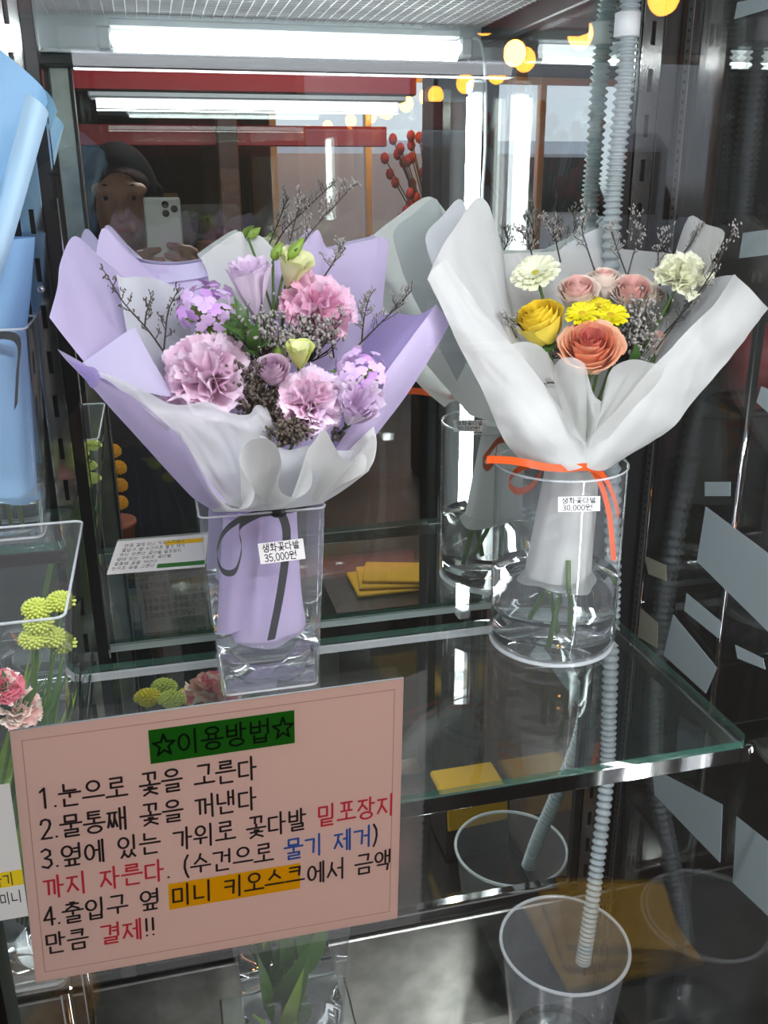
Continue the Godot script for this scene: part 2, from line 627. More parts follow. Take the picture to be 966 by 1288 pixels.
func glyph(ch: String) -> Array:
	# strokes of one character in a unit box, y down; for plain characters the second item is the advance
	var c := ch.unicode_at(0)
	var out := []
	if c >= 0xAC00 and c <= 0xD7A3:
		var k := c - 0xAC00
		var ini := INITIALS[k / 588]
		var vow := VOWELS[(k % 588) / 28]
		var fin := FINALS[k % 28]
		var hf := fin != " "
		var vert := vow in ["ㅏ", "ㅐ", "ㅑ", "ㅓ", "ㅔ", "ㅕ", "ㅖ", "ㅣ"]
		var both: Dictionary = {"ㅘ": ["ㅗ", "ㅏ"], "ㅝ": ["ㅜ", "ㅓ"], "ㅟ": ["ㅜ", "ㅣ"], "ㅢ": ["ㅡ", "ㅣ"], "ㅚ": ["ㅗ", "ㅣ"]}
		if vert:
			var h := 0.50 if hf else 0.72
			var wide := vow in ["ㅐ", "ㅔ", "ㅖ"]
			put_jamo(out, ini, 0.06, 0.06 if hf else 0.14, 0.44 if wide else 0.5, h)
			put_jamo(out, vow, 0.56 if wide else 0.6, 0.0, 0.36, 0.62 if hf else 1.0)
		elif both.has(vow):
			put_jamo(out, ini, 0.08, 0.04, 0.48, 0.34 if hf else 0.46)
			put_jamo(out, both[vow][0], 0.02, 0.40 if hf else 0.55, 0.6, 0.22 if hf else 0.32)
			put_jamo(out, both[vow][1], 0.64, 0.0, 0.32, 0.64 if hf else 1.0)
		else:
			put_jamo(out, ini, 0.2, 0.02, 0.6, 0.32 if hf else 0.46)
			put_jamo(out, vow, 0.03, 0.36 if hf else 0.52, 0.94, 0.24 if hf else 0.38)
		if hf:
			put_jamo(out, fin, 0.18, 0.66, 0.66, 0.33)
		return [out, 1.06]
	var L := []
	var adv := 0.6
	match ch:
		"0": L = [circle_line(0.27, 0.5, 0.22, 0.42)]
		"1": L = [[Vector2(0.1, 0.22), Vector2(0.28, 0.08), Vector2(0.28, 0.92)]]
		"2": L = [[Vector2(0.06, 0.28), Vector2(0.12, 0.12), Vector2(0.28, 0.08), Vector2(0.44, 0.14), Vector2(0.48, 0.3), Vector2(0.4, 0.5), Vector2(0.06, 0.92), Vector2(0.5, 0.92)]]
		"3": L = [[Vector2(0.07, 0.16), Vector2(0.26, 0.07), Vector2(0.44, 0.17), Vector2(0.44, 0.36), Vector2(0.2, 0.48), Vector2(0.45, 0.58), Vector2(0.48, 0.78), Vector2(0.3, 0.93), Vector2(0.06, 0.84)]]
		"4": L = [[Vector2(0.4, 0.92), Vector2(0.4, 0.08), Vector2(0.05, 0.66), Vector2(0.54, 0.66)]]
		"5": L = [[Vector2(0.46, 0.08), Vector2(0.12, 0.08), Vector2(0.09, 0.46), Vector2(0.3, 0.4), Vector2(0.48, 0.54), Vector2(0.47, 0.78), Vector2(0.28, 0.93), Vector2(0.06, 0.84)]]
		".": L = [[Vector2(0.12, 0.9), Vector2(0.13, 0.9)]]; adv = 0.3
		",": L = [[Vector2(0.13, 0.86), Vector2(0.08, 1.0)]]; adv = 0.3
		"!": L = [[Vector2(0.15, 0.08), Vector2(0.15, 0.66)], [Vector2(0.15, 0.9), Vector2(0.151, 0.9)]]; adv = 0.32
		"(": L = [[Vector2(0.3, 0.0), Vector2(0.16, 0.25), Vector2(0.13, 0.55), Vector2(0.2, 0.85), Vector2(0.3, 1.05)]]; adv = 0.42
		")": L = [[Vector2(0.08, 0.0), Vector2(0.22, 0.25), Vector2(0.25, 0.55), Vector2(0.18, 0.85), Vector2(0.08, 1.05)]]; adv = 0.4
		" ": adv = 0.5
		"☆":
			var s := []
			for i in 11:
				var r := 0.48 if i % 2 == 0 else 0.2
				s.append(Vector2(0.5 + sin(TAU * i / 10.0) * r, 0.52 - cos(TAU * i / 10.0) * r))
			L = [s]; adv = 1.06
	return [L, adv]


func draw_stroke(im: Image, line: Array, w: float, col: Color) -> void:
	for i in line.size() - 1:
		var a: Vector2 = line[i]
		var b: Vector2 = line[i + 1]
		var lo := Vector2(minf(a.x, b.x), minf(a.y, b.y)) - Vector2.ONE * (w + 1)
		var hi := Vector2(maxf(a.x, b.x), maxf(a.y, b.y)) + Vector2.ONE * (w + 1)
		var ab := b - a
		var l2 := maxf(ab.length_squared(), 1e-6)
		for y in range(maxi(0, int(lo.y)), mini(im.get_height(), int(hi.y) + 1)):
			for x in range(maxi(0, int(lo.x)), mini(im.get_width(), int(hi.x) + 1)):
				var p := Vector2(x + 0.5, y + 0.5)
				var t := clampf((p - a).dot(ab) / l2, 0.0, 1.0)
				var cov := clampf(w * 0.5 + 0.5 - p.distance_to(a + ab * t), 0.0, 1.0)
				if cov > 0.0:
					im.set_pixel(x, y, im.get_pixel(x, y).lerp(col, cov))


func write(im: Image, text: String, x: float, y: float, size: Vector2, w: float, col: Color, track := 1.0) -> float:
	for ch in text:
		var g := glyph(ch)
		for line in g[0]:
			var o := []
			for p in line:
				o.append(Vector2(x + p.x * size.x, y + p.y * size.y))
			draw_stroke(im, o, w, col)
		x += g[1] * size.x * track
	return x


func picture(im: Image, rough := 0.6) -> StandardMaterial3D:
	var m := StandardMaterial3D.new()
	m.resource_name = "print"
	m.albedo_texture = ImageTexture.create_from_image(im)
	m.roughness = rough
	m.cull_mode = BaseMaterial3D.CULL_DISABLED
	return m


func print_quad(a: Vector3, b: Vector3, c: Vector3, d: Vector3) -> ArrayMesh:
	# top left, top right, bottom right, bottom left as read
	var st := begin()
	var uv := [Vector2(0, 0), Vector2(1, 0), Vector2(1, 1), Vector2(0, 1)]
	var p := [a, b, c, d]
	for k in [0, 1, 2, 0, 2, 3]:
		st.set_uv(uv[k])
		st.add_vertex(p[k])
	return finish(st)


# ---------------------------------------------------------------- the shop round the refrigerator
func build_room() -> void:
	var x0 := -3.0
	var x1 := 4.2
	var z0 := -0.9
	var z1 := 6.0
	var cx := (x0 + x1) / 2
	var cz := (z0 + z1) / 2
	structure("floor", box_mesh(Vector3(cx, -0.05, cz), Vector3(x1 - x0 + 0.2, 0.1, z1 - z0 + 0.2)), mats.shop_floor)
	structure("ceiling", box_mesh(Vector3(cx, 2.65, cz), Vector3(x1 - x0 + 0.2, 0.1, z1 - z0 + 0.2)), mats.shop_ceiling)
	structure("wall_back", box_mesh(Vector3(cx, 1.3, z0 - 0.05), Vector3(x1 - x0 + 0.2, 2.6, 0.1)), mats.shop_wall)
	structure("wall_left", box_mesh(Vector3(x0 - 0.05, 1.3, cz), Vector3(0.1, 2.6, z1 - z0)), mats.shop_wall)
	structure("wall_right", box_mesh(Vector3(x1 + 0.05, 1.3, cz), Vector3(0.1, 2.6, z1 - z0)), mats.shop_wall)
	# street front with a tall shop window on the right
	structure("wall_front", boxes_mesh([
		[Vector3((x0 + 0.9) / 2, 1.3, z1 + 0.05), Vector3(0.9 - x0, 2.6, 0.1)],
		[Vector3((0.9 + 3.7) / 2, 2.4, z1 + 0.05), Vector3(2.8, 0.4, 0.1)],
		[Vector3((0.9 + 3.7) / 2, 0.2, z1 + 0.05), Vector3(2.8, 0.4, 0.1)],
		[Vector3((3.7 + x1) / 2, 1.3, z1 + 0.05), Vector3(x1 - 3.7, 2.6, 0.1)]]), mats.shop_wall)
	var w := structure("window_1", box_mesh(Vector3(2.3, 1.3, z1 + 0.05), Vector3(2.8, 1.8, 0.006)), mats.pane)
	for x in [0.925, 1.62, 2.3, 2.98, 3.675]:
		part("window_bar", box_mesh(Vector3(x, 1.3, z1 + 0.04), Vector3(0.05, 1.8, 0.07), 0.004), mats.white_plastic, w)
	for y in [0.425, 2.175]:
		part("window_rail", box_mesh(Vector3(2.3, y, z1 + 0.04), Vector3(2.8, 0.05, 0.06), 0.004), mats.white_plastic, w)
	structure("street", box_mesh(Vector3(2, -0.1, z1 + 10.1), Vector3(40, 0.1, 20)), mats.asphalt)
	# red fascia boards under the ceiling
	var ya := mirrored(285, 117, 3.2).y
	var yb := mirrored(285, 84, 3.2).y
	structure("trim_1", box_mesh(Vector3(0.15, (ya + yb) / 2, 2.2), Vector3(1.5, yb - ya, 0.05), 0.004), mats.red_paint)
	ya = mirrored(300, 184, 4.6).y
	yb = mirrored(300, 158, 4.6).y
	structure("trim_2", box_mesh(Vector3(0.3, (ya + yb) / 2, 3.6), Vector3(1.7, yb - ya, 0.05), 0.004), mats.red_paint)


# ---------------------------------------------------------------- refrigerator
func slotted_strip(xa: float, xb: float, y0: float, y1: float, z: float, pitch: float) -> ArrayMesh:
	# a steel strip with real slots cut through it
	var st := begin()
	var w := xb - xa
	var slot := w * 0.24
	var rail := (w - slot) / 2
	for s in [0, 1]:
		var xc := xa + rail / 2 if s == 0 else xb - rail / 2
		add_box(st, Vector3(xc, (y0 + y1) / 2, z), Vector3(rail, y1 - y0, 0.002))
	var y := y0
	while y < y1:
		add_box(st, Vector3((xa + xb) / 2, minf(y + pitch * 0.25, y1), z), Vector3(slot, pitch * 0.5, 0.002))
		y += pitch
	st.generate_normals()
	return st.commit()


func build_cabinet() -> void:
	var f := thing("flower_refrigerator", "steel and glass flower display refrigerator with mirrored back and black frames", "refrigerator", Vector3(-0.09, 0, 0.27))
	var y_top := 1.75
	part("plinth", box_mesh(Vector3(-0.085, 0.095, 0.32), Vector3(1.38, 0.19, 0.69), 0.004), mats.maroon_frame, f)
	part("floor_plate", box_mesh(Vector3(-0.085, 0.195, 0.32), Vector3(1.34, 0.01, 0.64)), mats.polished_steel, f)
	part("roof", box_mesh(Vector3(-0.085, 1.775, 0.32), Vector3(1.38, 0.05, 0.70), 0.004), mats.white_plastic, f)
	part("back_plate", box_mesh(Vector3(-0.085, 0.97, -0.02), Vector3(1.38, 1.56, 0.02)), mats.black_frame, f)
	part("lower_back_panel", box_mesh(Vector3(-0.085, 0.295, -0.003), Vector3(1.34, 0.19, 0.012)), mats.steel, f)
	part("ledge", box_mesh(Vector3(-0.085, 0.40, 0.004), Vector3(1.34, 0.028, 0.02), 0.002), mats.steel, f)
	var fr := part("mirror_frame", boxes_mesh([
		[Vector3(-0.085, 0.424, 0.0), Vector3(1.34, 0.02, 0.014), 0.002],
		[Vector3(-0.125, 1.09, 0.001), Vector3(0.010, 1.32, 0.012), 0.001],
		[Vector3(-0.0915, 1.09, 0.001), Vector3(0.013, 1.32, 0.012), 0.001],
		[Vector3(0.568, 1.0, 0.002), Vector3(0.021, 1.5, 0.014), 0.001],
		[Vector3(0.5275, 0.95, 0.001), Vector3(0.011, 1.03, 0.010), 0.001]]), mats.black_frame, f)
	part("chrome_edge", boxes_mesh([[Vector3(0.22, 0.4365, 0.0), Vector3(0.60, 0.005, 0.012)], [Vector3(-0.43, 0.4365, 0.0), Vector3(0.60, 0.005, 0.012)],
		[Vector3(-0.0845, 1.09, 0.001), Vector3(0.0018, 1.30, 0.012)], [Vector3(-0.1192, 1.09, 0.001), Vector3(0.0016, 1.30, 0.013)], [Vector3(-0.0986, 1.09, 0.001), Vector3(0.0016, 1.30, 0.013)]]), mats.chrome, fr)
	part("mirror_panel", box_mesh(Vector3(0.224, 1.09, -0.003), Vector3(0.618, 1.31, 0.006)), mats.mirror, f)
	part("mirror_panel", box_mesh(Vector3(-0.44, 1.09, -0.003), Vector3(0.62, 1.31, 0.006)), mats.mirror, f)
	# slotted shelf standards
	for s in [[-0.1185, -0.0990], [0.5335, 0.5565]]:
		var sd := part("shelf_standard", slotted_strip(s[0], s[1], 0.42, 1.74, 0.007, 0.046), mats.polished_steel, f)
		part("channel", box_mesh(Vector3((s[0] + s[1]) / 2, 1.08, 0.001), Vector3(s[1] - s[0], 1.32, 0.003)), mats.black_frame, sd)
		for y in [0.80, 1.31]:
			part("screw", lathe_mesh(Vector3((s[0] + s[1]) / 2, y, 0.008), [Vector2(0.004, 0.0), Vector2(0.0025, 0.002), Vector2(0, 0.003)], 12, Basis(Vector3.RIGHT, PI / 2)), mats.chrome, sd)
	# right side of double glass with its perforated spacer bar
	var zm := (ZD + 0.02) / 2
	var rw := part("side_glass", box_mesh(Vector3(0.582, 0.97, zm), Vector3(0.004, 1.56, ZD - 0.04)), mats.pane, f)
	var dots := []
	for k in 150:
		dots.append([Vector3(0.5788, 0.24 + k * 0.010, 0.022), Vector3(0.0006, 0.003, 0.003)])
	part("spacer_bar", box_mesh(Vector3(0.5795, 0.97, 0.022), Vector3(0.001, 1.54, 0.012)), mats.spacer, rw)
	var sh := part("spacer_holes", boxes_mesh(dots), mats.black_frame, rw)
	sh.set_meta("kind", "stuff")
	part("side_sill", box_mesh(Vector3(0.588, 0.215, zm), Vector3(0.02, 0.03, ZD - 0.04), 0.002), mats.black_frame, f)
	part("side_top_rail", box_mesh(Vector3(0.572, 1.640, zm), Vector3(0.02, 0.03, ZD - 0.06), 0.002), mats.black_frame, f)
	part("side_fascia", box_mesh(Vector3(0.589, 1.705, zm), Vector3(0.02, 0.09, ZD - 0.06), 0.002), mats.black_frame, f)
	part("left_side_wall", box_mesh(Vector3(-0.765, 0.97, zm), Vector3(0.02, 1.56, ZD)), mats.white_plastic, f)
	# ceiling with an open grid of thin bars under a pale panel
	var ce := part("ceiling_panel", box_mesh(Vector3(-0.085, 1.680, zm), Vector3(1.34, 0.012, ZD - 0.05)), mats.grille_white, f)
	var bars := []
	var x := -0.74
	while x < 0.56:
		bars.append([Vector3(x, 1.655, zm), Vector3(0.0016, 0.006, ZD - 0.06)])
		x += 0.016
	var z := 0.03
	while z < ZD - 0.05:
		bars.append([Vector3(-0.085, 1.655, z), Vector3(1.30, 0.006, 0.0016)])
		z += 0.016
	var gr := part("ceiling_grid", boxes_mesh(bars), mats.white_plastic, ce)
	gr.set_meta("kind", "stuff")
	# front: header, right pillar, lower rail and the sliding doors
	part("header", box_mesh(Vector3(-0.085, 1.675, ZD - 0.01), Vector3(1.38, 0.15, 0.07), 0.003), mats.white_plastic, f)
	part("header_rail", box_mesh(Vector3(-0.085, 1.592, ZD - 0.012), Vector3(1.38, 0.016, 0.068), 0.002), mats.black_frame, f)
	part("header_trim", box_mesh(Vector3(-0.085, 1.6035, ZD - 0.046), Vector3(1.30, 0.005, 0.004)), mats.chrome, f)
	part("corner_pillar", box_mesh(Vector3(0.540, 0.89, ZD - 0.01), Vector3(0.12, 1.39, 0.06), 0.003), mats.black_frame, f)
	part("pillar_trim", box_mesh(Vector3(0.505, 0.88, ZD - 0.042), Vector3(0.014, 1.36, 0.004)), mats.polished_steel, f)
	part("pillar_trim", box_mesh(Vector3(0.566, 0.88, ZD - 0.042), Vector3(0.016, 1.36, 0.004)), mats.polished_steel, f)
	part("lower_rail", box_mesh(Vector3(-0.085, 0.205, ZD - 0.01), Vector3(1.38, 0.03, 0.056), 0.002), mats.polished_steel, f)
	var d1 := part("sliding_door", box_mesh(Vector3(0.194, 0.90, ZD), Vector3(0.58, 1.37, 0.004)), mats.door_pane, f)
	part("door_stile", box_mesh(Vector3(-0.112, 0.90, ZD), Vector3(0.030, 1.37, 0.022), 0.002), mats.steel, d1)
	part("stile_seal", box_mesh(Vector3(-0.0955, 0.90, ZD), Vector3(0.005, 1.37, 0.024), 0.001), mats.black_frame, d1)
	part("stile_face", box_mesh(Vector3(-0.1135, 0.90, ZD + 0.012), Vector3(0.035, 1.37, 0.003), 0.001), mats.black_frame, d1)
	var d2 := part("sliding_door", box_mesh(Vector3(-0.45, 0.90, ZD + 0.022), Vector3(0.57, 1.37, 0.004)), mats.door_pane, f)
	part("door_stile", box_mesh(Vector3(-0.74, 0.90, ZD + 0.022), Vector3(0.03, 1.37, 0.02), 0.002), mats.black_frame, d2)
	part("door_stile", box_mesh(Vector3(-0.145, 0.90, ZD + 0.024), Vector3(0.03, 1.37, 0.018), 0.002), mats.black_frame, d2)


func rounded_plate(x0: float, x1: float, z0: float, z1: float, y0: float, y1: float, r: float) -> Array:
	# [faces, edge]: the two broad faces and the rim of a glass plate with rounded corners
	var line := []
	for c in [[x1 - r, z0 + r, -PI / 2], [x1 - r, z1 - r, 0.0], [x0 + r, z1 - r, PI / 2], [x0 + r, z0 + r, PI]]:
		for k in 6:
			var a: float = c[2] + PI / 2 * k / 5.0
			line.append(Vector2(c[0] + cos(a) * r, c[1] + sin(a) * r))
	var faces := begin()
	var edge := begin()
	faces.set_smooth_group(-1)
	var n := line.size()
	var m := Vector2((x0 + x1) / 2, (z0 + z1) / 2)
	for i in n:
		var a: Vector2 = line[i]
		var b: Vector2 = line[(i + 1) % n]
		for t in [[Vector3(m.x, y1, m.y), Vector3(a.x, y1, a.y), Vector3(b.x, y1, b.y)], [Vector3(m.x, y0, m.y), Vector3(b.x, y0, b.y), Vector3(a.x, y0, a.y)]]:
			for p in t:
				faces.add_vertex(p)
		quad(edge, Vector3(a.x, y0, a.y), Vector3(b.x, y0, b.y), Vector3(b.x, y1, b.y), Vector3(a.x, y1, a.y))
	faces.generate_normals()
	return [faces.commit(), finish(edge)]


func build_shelves() -> void:
	var s := thing("glass_shelf", "clear glass shelf with chrome front rail under the two main bouquets", "shelf", Vector3(0.2, SHELF_Y, 0.19))
	var pl := rounded_plate(-0.112, 0.526, 0.03, 0.345, SHELF_Y - 0.008, SHELF_Y, 0.014)
	var plate := part("glass_plate", pl[0], mats.shelf_glass, s)
	part("glass_edge", pl[1], mats.shelf_edge, plate)
	part("front_rail", box_mesh(Vector3(0.207, SHELF_Y - 0.017, 0.342), Vector3(0.645, 0.018, 0.003), 0.001), mats.chrome, s)
	part("back_rail", box_mesh(Vector3(0.207, SHELF_Y - 0.013, 0.034), Vector3(0.645, 0.010, 0.004), 0.001), mats.acrylic_edge, s)
	for x in [-0.106, 0.520]:
		part("side_bracket", box_mesh(Vector3(x, SHELF_Y - 0.0165, 0.178), Vector3(0.004, 0.017, 0.335), 0.001), mats.polished_steel, s)
	part("corner_bolt", tube_mesh([Vector3(0.527, SHELF_Y - 0.014, 0.340), Vector3(0.5345, SHELF_Y - 0.014, 0.340)], 0.005, 12), mats.chrome, s)
	var t := thing("glass_shelf", "narrow glass shelf carrying the blue-wrapped bouquet beside the slotted post", "shelf", Vector3(-0.3, 1.08, 0.06))
	pl = rounded_plate(-0.62, -0.105, 0.012, 0.118, 1.072, 1.080, 0.01)
	plate = part("glass_plate", pl[0], mats.shelf_glass, t)
	part("glass_edge", pl[1], mats.shelf_edge, plate)
	part("front_rail", box_mesh(Vector3(-0.36, 1.064, 0.115), Vector3(0.51, 0.014, 0.003), 0.001), mats.maroon_frame, t)


func build_tubes() -> void:
	glow("tube_glow", Color(0.95, 0.98, 1.0), 4.0)
	var white := Color(0.96, 0.98, 1.0)
	var t := thing("ceiling_tube_light", "white fluorescent tube across the top inside the refrigerator door, above the bouquets", "tube light", Vector3(0.23, 1.61, ZT))
	tube_lamp(t, -0.03, 0.515)
	part("cable", tube_mesh(smooth_path([Vector3(0.525, 1.625, ZT), Vector3(0.542, 1.632, ZT - 0.004), Vector3(0.553, 1.61, ZT - 0.004), Vector3(0.560, 1.56, ZT), Vector3(0.564, 1.47, ZT + 0.004), Vector3(0.562, 1.39, ZT + 0.006), Vector3(0.566, 1.30, ZT + 0.008), Vector3(0.566, 1.1, ZT + 0.01)], 40), 0.0028, 8), mats.white_plastic, t)
	area_light("ceiling_tube_lamp", Vector3(0.242, 1.602, ZT - 0.012), Vector3(0, -0.8, -0.6), Vector2(0.53, 0.014), LAMP_E, white)
	var v := thing("corner_tube_light", "upright fluorescent tube in the front corner beside the right-hand glass", "tube light", Vector3(0.543, 0.6, ZT))
	part("glowing_tube", tube_mesh([Vector3(0.543, 0.62, ZT), Vector3(0.543, 1.550, ZT)], 0.0115, 16), mats.tube_glow, v)
	for y in [0.61, 1.560]:
		part("end_cap", box_mesh(Vector3(0.543, y, ZT + 0.002), Vector3(0.026, 0.022, 0.026), 0.004), mats.white_plastic, v)
	area_light("corner_tube_lamp", Vector3(0.534, 1.085, ZT - 0.011), Vector3(-0.65, 0, -0.76), Vector2(0.02, 0.92), LAMP_E, white)
	var l := thing("ceiling_tube_light", "white fluorescent tube at the top of the left bay over the blue bouquet", "tube light", Vector3(-0.42, 1.61, ZT))
	tube_lamp(l, -0.70, -0.15)
	area_light("left_tube_lamp", Vector3(-0.425, 1.602, ZT - 0.012), Vector3(0, -0.8, -0.6), Vector2(0.50, 0.014), LAMP_E, white)


func tube_lamp(t: Node3D, xa: float, xb: float) -> void:
	part("glowing_tube", tube_mesh([Vector3(xa, 1.617, ZT), Vector3(xb, 1.617, ZT)], 0.0105, 16), mats.tube_glow, t)
	for x in [xa - 0.008, xb + 0.008]:
		part("end_cap", box_mesh(Vector3(x, 1.618, ZT + 0.002), Vector3(0.022, 0.03, 0.026), 0.004), mats.white_plastic, t)
	part("fitting", box_mesh(Vector3((xa + xb) / 2, 1.638, ZT + 0.008), Vector3(xb - xa, 0.012, 0.022), 0.002), mats.white_plastic, t)


# ---------------------------------------------------------------- notices
func build_notices() -> void:
	var W := 1240
	var H := 982
	var im := Image.create(W, H, false, Image.FORMAT_RGB8)
	var pink := Color(0.93, 0.79, 0.735)
	var ink := Color(0.20, 0.16, 0.16)
	var red := Color(0.80, 0.22, 0.27)
	var blue := Color(0.20, 0.36, 0.66)
	im.fill(pink)
	for r in [[30, 36, W - 60, 3], [30, H - 40, W - 60, 3], [30, 36, 3, H - 76], [W - 33, 36, 3, H - 76]]:
		im.fill_rect(Rect2i(r[0], r[1], r[2], r[3]), Color(0.78, 0.60, 0.56))
	im.fill_rect(Rect2i(405, 62, 465, 122), Color(0.13, 0.42, 0.10))
	var g := Vector2(66, 86)
	var sw := 7.5
	write(im, "☆이용방법☆", 414, 80, Vector2(72, 84), 7.0, Color(0.05, 0.10, 0.05))
	var x := 0.0
	write(im, "1.눈으로 꽃을 고른다", 62, 212, g, sw, ink)
	write(im, "2.물통째 꽃을 꺼낸다", 58, 328, g, sw, ink)
	x = write(im, "3.옆에 있는 가위로 꽃다발 ", 52, 442, g, sw, ink)
	write(im, "밑포장지", x, 442, g, sw, red)
	x = write(im, "까지 자른다", 50, 556, g, sw, red)
	x = write(im, ". (수건으로 ", x, 556, g, sw, ink)
	x = write(im, "물기 제거", x, 556, g, sw, blue)
	write(im, ")", x, 556, g, sw, ink)
	x = write(im, "4.출입구 옆 ", 42, 672, g, sw, ink)
	im.fill_rect(Rect2i(int(x) - 8, 662, 442, 108), Color(0.94, 0.68, 0.03))
	x = write(im, "미니 키오스크", x, 672, g, sw, ink)
	write(im, "에서 금액", x + 4, 672, g, sw, ink)
	x = write(im, "만큼 ", 40, 786, g, sw, ink)
	x = write(im, "결제", x, 786, g, sw, red)
	write(im, "!!", x, 786, g, sw, ink)
	# the same print showing through on the white back of the sheet
	var back := im.duplicate() as Image
	back.resize(310, 246)
	for yy in back.get_height():
		for xx in back.get_width():
			var c := back.get_pixel(xx, yy)
			var d := Color(minf(1, c.r / pink.r), minf(1, c.g / pink.g), minf(1, c.b / pink.b))
			back.set_pixel(xx, yy, Color(0.93, 0.93, 0.92).lerp(d * Color(0.93, 0.93, 0.92), 0.75))
	var t := thing("instruction_sign", "pink laminated notice with green heading bar and Korean instructions, taped to the glass door", "sign", P(260, 1195, ZD + 0.004))
	var m := picture(im, 0.35)
	var zs := ZD + 0.0040
	var tl := P(12, 920, zs)
	var tr := P(508, 853, zs)
	var br := P(500, 1155, zs)
	var bl := P(45, 1236, zs)
	m.backlight_enabled = true
	m.backlight = Color(0.95, 0.95, 0.95)
	var dz := Vector3(0, 0, -0.0012)
	part("front_print", print_quad(tl, tr, br, bl), m, t)
	var mb := picture(back, 0.35)
	mb.backlight_enabled = true
	mb.backlight = Color(0.95, 0.95, 0.95)
	part("back_print", print_quad(tl + dz, tr + dz, br + dz, bl + dz), mb, t)
	var st := begin()
	for e in [[tl, tr], [tr, br], [br, bl], [bl, tl]]:
		quad(st, e[0], e[1], e[1] + dz, e[0] + dz)
	part("paper_edge", finish(st), mats.label_paper, t)
	# clear film with a pinked edge round the sheet
	var film := begin()
	var a := bl + Vector3(-0.009, -0.007, -0.0004)
	var b := br + Vector3(0.012, -0.006, -0.0004)
	var n := 60
	var e1 := []
	var e0 := []
	for k in n + 1:
		var f := float(k) / n
		var q := b.lerp(tr + Vector3(0.011, 0.003, -0.0004), f)
		e1.append(q + Vector3(0.0008 if k % 2 == 0 else -0.0005, 0, 0))
		e0.append(br.lerp(tr, f) + Vector3(0.0004, 0, -0.0004))
	for k in n:
		quad(film, e0[k + 1], e1[k + 1], e1[k], e0[k])
	quad(film, bl + Vector3(0, -0.0003, -0.0004), br + Vector3(0, -0.0003, -0.0004), b, a)
	part("clear_film", finish(film), glass("film", Color(0.9, 0.92, 0.92), 0.10, 0.1), t)
	# neighbouring notice, mostly out of the frame
	var im2 := Image.create(400, 520, false, Image.FORMAT_RGB8)
	im2.fill(Color(0.90, 0.90, 0.88))
	var rows := ["눈으로 꽃을", "물통째 꽃을", "옆에 가위로", "꽃다발 포장", "수건으로 물기", "출입구 옆 미니"]
	im2.fill_rect(Rect2i(60, 330, 340, 60), Color(0.94, 0.82, 0.15))
	for k in 6:
		write(im2, rows[k], 50, 40 + k * 74, Vector2(46, 48), 4.5, Color(0.22, 0.2, 0.2))
	var t2 := thing("white_notice", "white notice with small text and a yellow highlight at the far left edge", "notice", P(-20, 1160, ZD + 0.004))
	part("printed_sheet", print_quad(P(-120, 1005, ZD + 0.004), P(12, 985, ZD + 0.004), P(36, 1152, ZD + 0.004), P(-80, 1172, ZD + 0.004)), picture(im2), t2)


func build_mirror_notice() -> void:
	# reflection of a small notice, painted as a sheet on the mirror, with marker highlights
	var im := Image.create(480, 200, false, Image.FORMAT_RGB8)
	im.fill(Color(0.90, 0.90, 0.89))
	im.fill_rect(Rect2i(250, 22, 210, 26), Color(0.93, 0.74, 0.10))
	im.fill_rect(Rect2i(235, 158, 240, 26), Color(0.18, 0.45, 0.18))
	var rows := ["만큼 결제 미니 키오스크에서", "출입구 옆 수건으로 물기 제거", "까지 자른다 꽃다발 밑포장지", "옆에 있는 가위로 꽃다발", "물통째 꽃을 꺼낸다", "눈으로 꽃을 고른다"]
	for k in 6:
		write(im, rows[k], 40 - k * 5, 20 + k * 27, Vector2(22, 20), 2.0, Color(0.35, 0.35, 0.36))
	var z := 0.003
	var t := thing("notice_reflection", "painted reflection of a white notice with yellow and green highlights, low on the mirror", "notice", P(200, 722, z))
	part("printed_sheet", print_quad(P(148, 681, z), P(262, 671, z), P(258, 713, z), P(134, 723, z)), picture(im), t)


func price_label(parent: Node, text: String, a: Vector3, right: Vector3, down: Vector3) -> void:
	var im := Image.create(300, 128, false, Image.FORMAT_RGB8)
	im.fill(Color(0.93, 0.92, 0.92))
	write(im, "생화꽃다발", 26, 8, Vector2(47, 50), 5.4, Color(0.08, 0.07, 0.07))
	write(im, text, 30, 68, Vector2(50, 52), 5.4, Color(0.08, 0.07, 0.07), 1.0)
	part("price_label", print_quad(a, a + right, a + right + down, a + down), picture(im), parent)


# ---------------------------------------------------------------- flowers (each is a part of its bouquet; petals are its sub-parts)
var petal_cache := {}


func head(called: String, parent: Node, c: Vector3, facing: Vector3, r: float, foot: Vector3, stem_r := 0.0018) -> MeshInstance3D:
	# green calyx and stem that carry a flower head
	var st := begin()
	var f := facing.normalized()
	var back := c - f * r * 0.75
	add_lathe(st, back, [Vector2(0.0, -0.01 * 1.0), Vector2(r * 0.16, -r * 0.05), Vector2(r * 0.24, r * 0.25), Vector2(r * 0.2, r * 0.5), Vector2(0.0, r * 0.5)], 10, frame_of(f))
	var mid := back.lerp(foot, 0.35) - f * r * 0.3
	add_tube(st, smooth_path([back, mid, foot], 8), stem_r, 6)
	return part(called, finish(st), mats.stem, parent)


